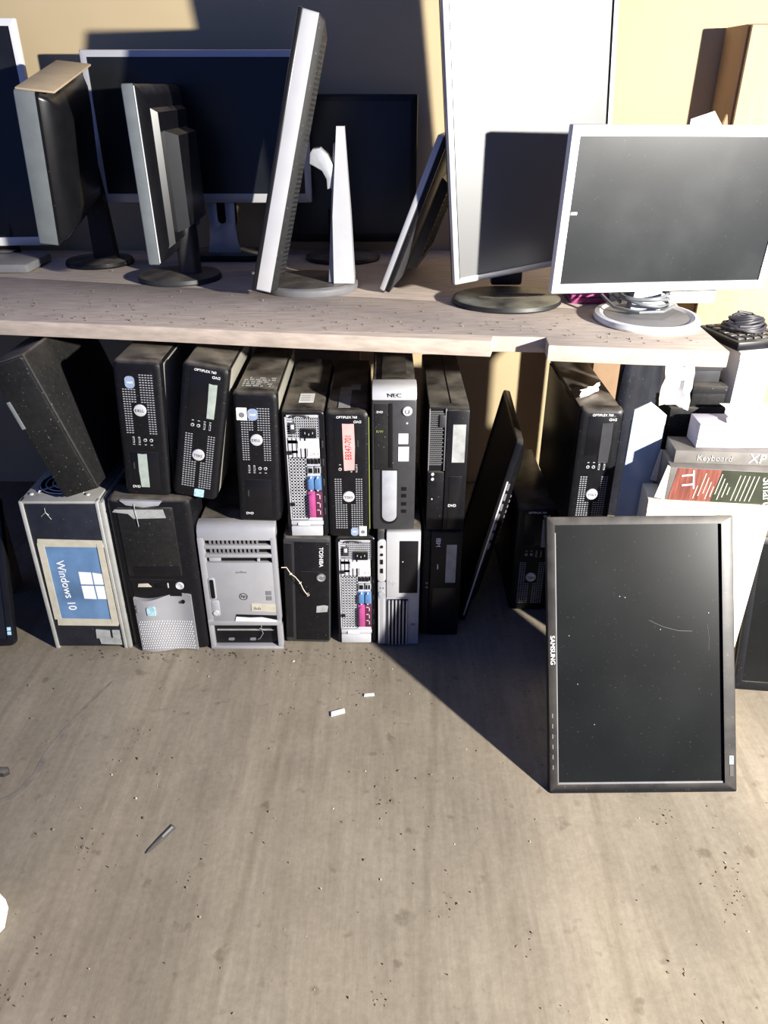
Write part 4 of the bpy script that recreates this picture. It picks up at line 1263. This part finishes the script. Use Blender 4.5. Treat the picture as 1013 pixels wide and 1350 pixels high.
# dark keyboard tray and cable heap beyond the shelf end
t = thing('keyboard', 'black dusty keyboard lying on the tall white carton past the shelf end', 'keyboard', (.682, 1.450, .6952), rz=R(14))
MB().box(0, .12, 0, .13, 0, .018, .004).build('housing', 'black', t)
mb = MB()
for r in range(5):
    for c2 in range(6):
        mb.box(.007 + c2 * .0180, .007 + c2 * .0180 + .015, .012 + r * .022, .012 + r * .022 + .018, .017, .022, .0015)
mb.build('key', 'darkgrey', t)
mb = MB(); pts = []
rnd = random.Random(3)
for i in range(120):
    a = i * .42
    pts.append((.040 * math.cos(a) * (1 - i / 300) + rnd.uniform(-.006, .006), .034 * math.sin(a) * (1 - i / 260), .005 + .00022 * i + .003 * math.sin(a * 2.1)))
mb.tube(pts, .0032, 8)
c = mb.build('cable_coil', 'cable'); c.location = (.715, 1.515, .7185)
tag(c, 'dark tangled cable heaped on the black keyboard past the shelf end', 'cable')
# magenta and white flat boxes behind the silver-framed monitor
t = thing('magenta_case', 'dark magenta flat case on the shelf behind the coiled cable', 'box', (.398, 1.650, ZB))
MB().box(0, .078, 0, .13, 0, .028, .003).build('case_body', 'magenta', t)
MB().box(-.0008, .0788, -.0008, .1308, .012, .0140).build('seam', 'maroon', t)
t = thing('cardboard_box', 'flat white carton on the shelf end behind the silver-framed monitor', 'box', (.480, 1.652, ZB))
MB().box(0, .225, 0, .14, 0, .034, .003).build('carton_body', 'box', t)
MB().box(-.0005, .2255, -.0005, .1405, .022, .0235).build('lid_seam', 'pinkwhite', t)
t = thing('folded_card', 'tall folded white card standing on the flat white carton behind the silver-framed monitor', 'card', (.645, 1.70, .7735))
mb = MB(); mb.prism([(-.032, 0), (.026, 0), (.022, .305), (.004, .328), (-.040, .314)], 0, .003, 'y'); mb.build('front_leaf', 'paper', t)
mb = MB(Matrix.Rotation(R(55), 4, 'Z')); mb.prism([(.0, 0), (.05, 0), (.048, .286), (.014, .322), (.0, .31)], 0, .003, 'y'); l = mb.build('side_leaf', 'brown', t); l.location = (.027, 0.001, 0)
t = thing('cardboard_sheet', 'brown cardboard sheet standing on the floor far behind the slim desktop under the shelf end', 'cardboard', (.600, 2.0, 0))
MB().box(-.036, .036, 0, .006, .0005, .700, .001).build('sheet', 'brown', t)
def sack():
    rnd = random.Random(4)
    rings = []
    for z, k in ((.0005, .9), (.06, 1.05), (.2, 1.08), (.36, 1.0), (.5, .95), (.6, .9), (.66, .72), (.70, .55)):
        ring = []
        for i in range(28):
            a = 2 * math.pi * i / 28
            w = 1 + .10 * math.sin(a * 6 + z * 5) * min(1, z * 3) + rnd.uniform(-.03, .03)
            ring.append((.085 * k * w * math.cos(a), .055 * k * w * math.sin(a), z))
        rings.append(ring)
    mb = MB(); mb.loops(rings)
    o = mb.build('refuse_sack', 'navy', None, 50); o.location = (.720, 2.09, 0)
    return tag(o, 'dark blue black sack standing on the floor far under the shelf end near the wall', 'sack')
sack()
# crumpled scrap on the slim desktop under the shelf end
c = crumple('paper_scrap', 'paper', (0, .05), (0, .018), lambda u, v: .05 * u, .004, 21, (.405, 1.50, .5805), 'white crumpled scrap lying on top of the slim desktop under the shelf end', 'paper')

# ------------------------------------------------------------------ floor litter
def flakes(name, n, region, z, mat, seed, smin, smax, label, cat):
    rnd = random.Random(seed)
    bm2 = bmesh.new()
    for i in range(n):
        x, y = region(rnd)
        s = rnd.uniform(smin, smax) * (1.6 if rnd.random() < .08 else 1)
        a = rnd.uniform(0, 6.28)
        k = rnd.choice((3, 4, 5, 6))
        el = rnd.uniform(.25, 1)
        vs = []
        for j in range(k):
            b = 2 * math.pi * j / k
            rr = s * rnd.uniform(.6, 1.1)
            px, py = rr * math.cos(b), rr * math.sin(b) * el
            vs.append((x + px * math.cos(a) - py * math.sin(a), y + px * math.sin(a) + py * math.cos(a)))
        hz = rnd.uniform(.0006, .003)
        lo = [bm2.verts.new((p[0], p[1], z)) for p in vs]
        hi = [bm2.verts.new((x + (p[0] - x) * .7, y + (p[1] - y) * .7, z + hz * rnd.uniform(.5, 1.2))) for p in vs]
        bm2.faces.new(hi)
        for j in range(k):
            bm2.faces.new((lo[j], lo[(j + 1) % k], hi[(j + 1) % k], hi[j]))
    bmesh.ops.recalc_face_normals(bm2, faces=bm2.faces)
    mb = MB(); mb._add(bm2)
    return tag(mb.build(name, mat, None, 20), label, cat, kind='stuff')
clus = [(random.Random(50 + i).uniform(-.6, .6), random.Random(90 + i).uniform(.45, 1.35)) for i in range(26)]
def reg_floor(r):
    if r.random() < .45:
        c = r.choice(clus)
        return c[0] + r.gauss(0, .016), c[1] + r.gauss(0, .018)
    return r.uniform(-.8, .75), r.uniform(.35, 1.38)
flakes('litter', 420, reg_floor, .0002, 'leafbit', 11, .0008, .0036, 'dark dry leaf crumbs scattered over the floor', 'litter')
flakes('litter', 70, lambda r: (r.uniform(-.7, .7), r.uniform(.4, 1.38)), .0002, 'tape', 12, .0008, .003, 'pale crumbs scattered over the floor', 'litter')
BASES = [(.520, 1.522, .13), (.262, 1.66, .13), (-.172, 1.80, .125), (-.492, 1.90, .115), (-.742, 2.075, .10), (-.01, 1.85, .16), (-.25, 1.85, .10), (.42, 1.70, .12)]
def reg_shelf(r):
    while True:
        q = reg_shelf0(r)
        if all(math.hypot(q[0] - a, q[1] - b) > c for a, b, c in BASES):
            return q
def reg_shelf0(r):
    x = r.uniform(-.9, .58)
    return x, front(x) + .02 + abs(r.gauss(0, .16)) if x < .18 or x > .32 else front(x) + .07 + abs(r.gauss(0, .12))
flakes('litter', 260, reg_shelf, SZ1 + .0001, 'leafbit', 13, .0008, .003, 'dark crumbs and twigs scattered over the shelf board', 'litter')
flakes('litter', 90, lambda r: (r.uniform(-.72, .0), 1.385 + r.gauss(0, .014)), .0002, 'dirt', 14, .001, .004, 'dirt swept against the feet of the lower row', 'litter')

# dark swept streak on the floor
mb = MB()
P = [(-.735, .955), (-.702, .973), (-.678, .992), (-.662, 1.035), (-.660, 1.09), (-.648, 1.15), (-.631, 1.21), (-.612, 1.26), (-.596, 1.30)]
W = [.004, .006, .007, .006, .007, .006, .004, .003, .0015]
L_, R_ = [], []
for i, (x, y) in enumerate(P):
    dx, dy = P[min(i + 1, 8)][0] - P[max(i - 1, 0)][0], P[min(i + 1, 8)][1] - P[max(i - 1, 0)][1]
    n = math.hypot(dx, dy)
    L_.append((x - dy / n * W[i], y + dx / n * W[i])); R_.append((x + dy / n * W[i], y - dx / n * W[i]))
mb.prism(L_ + R_[::-1], .0001, .0004, 'z')
tag(mb.build('dirt_streak', 'stain'), 'dark streak of dirt swept across the floor near the printout tower', 'dirt', kind='stuff')

t = thing('broken_clip', 'dark broken plastic strip lying alone in the middle of the bare floor', 'plastic strip', (-.388, .893, .0003), rz=R(58))
mb = MB(); mb.prism([(-.028, -.003), (.0, -.005), (.030, -.006), (.032, .005), (.002, .004), (-.026, .002), (-.034, .0)], 0, .002, 'z', .0005); mb.build('strip', 'darkgrey', t)
mb = MB(); mb.box(.004, .028, -.002, .0015, .0019, .0024); mb.build('slot', 'tapegrey', t)
mb = MB(); mb.prism([(-.016, -.005), (.014, -.007), (.017, .004), (-.012, .007)], .0003, .004, 'z', .0008); o = mb.build('paper_scrap', 'whiteplastic'); o.location = (-.097, 1.200, 0); o.rotation_euler = (0, 0, R(25))
tag(o, 'larger white scrap lying on the floor in front of the lower case with connectors outward', 'scrap')
mb = MB(); mb.prism([(-.011, -.003), (.011, -.004), (.011, .003), (-.010, .004)], .0003, .0035, 'z', .0006); o = mb.build('paper_scrap', 'whiteplastic'); o.location = (-.032, 1.253, 0); o.rotation_euler = (0, 0, R(8))
tag(o, 'small white scrap lying on the floor in front of the silver slim case', 'scrap')
mb = MB(); mb.prism([(-.05, -.035), (.018, -.030), (.030, -.004), (.022, .028), (.0, .045), (-.05, .04)], .0004, .03, 'z', .004); o = mb.build('plastic_bag_corner', 'whiteplastic'); o.location = (-.618, .735, 0)
tag(o, 'white plastic object poking in at the photo edge on the bare floor', 'plastic bag')
mb = MB(); mb.prism([(-.03, -.010), (.012, -.009), (.020, -.002), (.014, .008), (-.03, .009)], .0004, .012, 'z', .003); o = mb.build('dark_pebble', 'darkgrey'); o.location = (-.730, 1.038, 0)
tag(o, 'dark brown lump at the photo edge on the floor beside the dirt streak', 'lump')

# ------------------------------------------------------------------ light
LAMP = Vector((1.78, -.22, 1.30))
ld = bpy.data.lights.new('work_lamp', 'SPOT')
ld.energy = 900
ld.color = (1.0, .96, .89)
ld.shadow_soft_size = .035
ld.spot_size = R(110)
ld.spot_blend = .3
lo = bpy.data.objects.new('work_lamp', ld)
COL.objects.link(lo)
lo.location = LAMP
lo.rotation_euler = (Vector((-.1, 1.7, .7)) - LAMP).to_track_quat('-Z', 'Y').to_euler()
ld.use_nodes = True
nt = ld.node_tree
em = nt.nodes.get('Emission')
fo = nt.nodes.new('ShaderNodeLightFalloff')
fo.inputs['Strength'].default_value = 1.0
nt.links.new(fo.outputs['Quadratic'], em.inputs['Strength'])

wd = bpy.data.worlds.new('world')
S.world = wd
wd.use_nodes = True
bg = wd.node_tree.nodes['Background']
bg.inputs['Color'].default_value = (.24, .41, 1.20, 1)
bg.inputs['Strength'].default_value = .29

S.view_settings.view_transform = 'Standard'
S.view_settings.look = 'None'
S.view_settings.exposure = 0.0
S.view_settings.gamma = 1.0
S.view_settings.use_curve_mapping = False
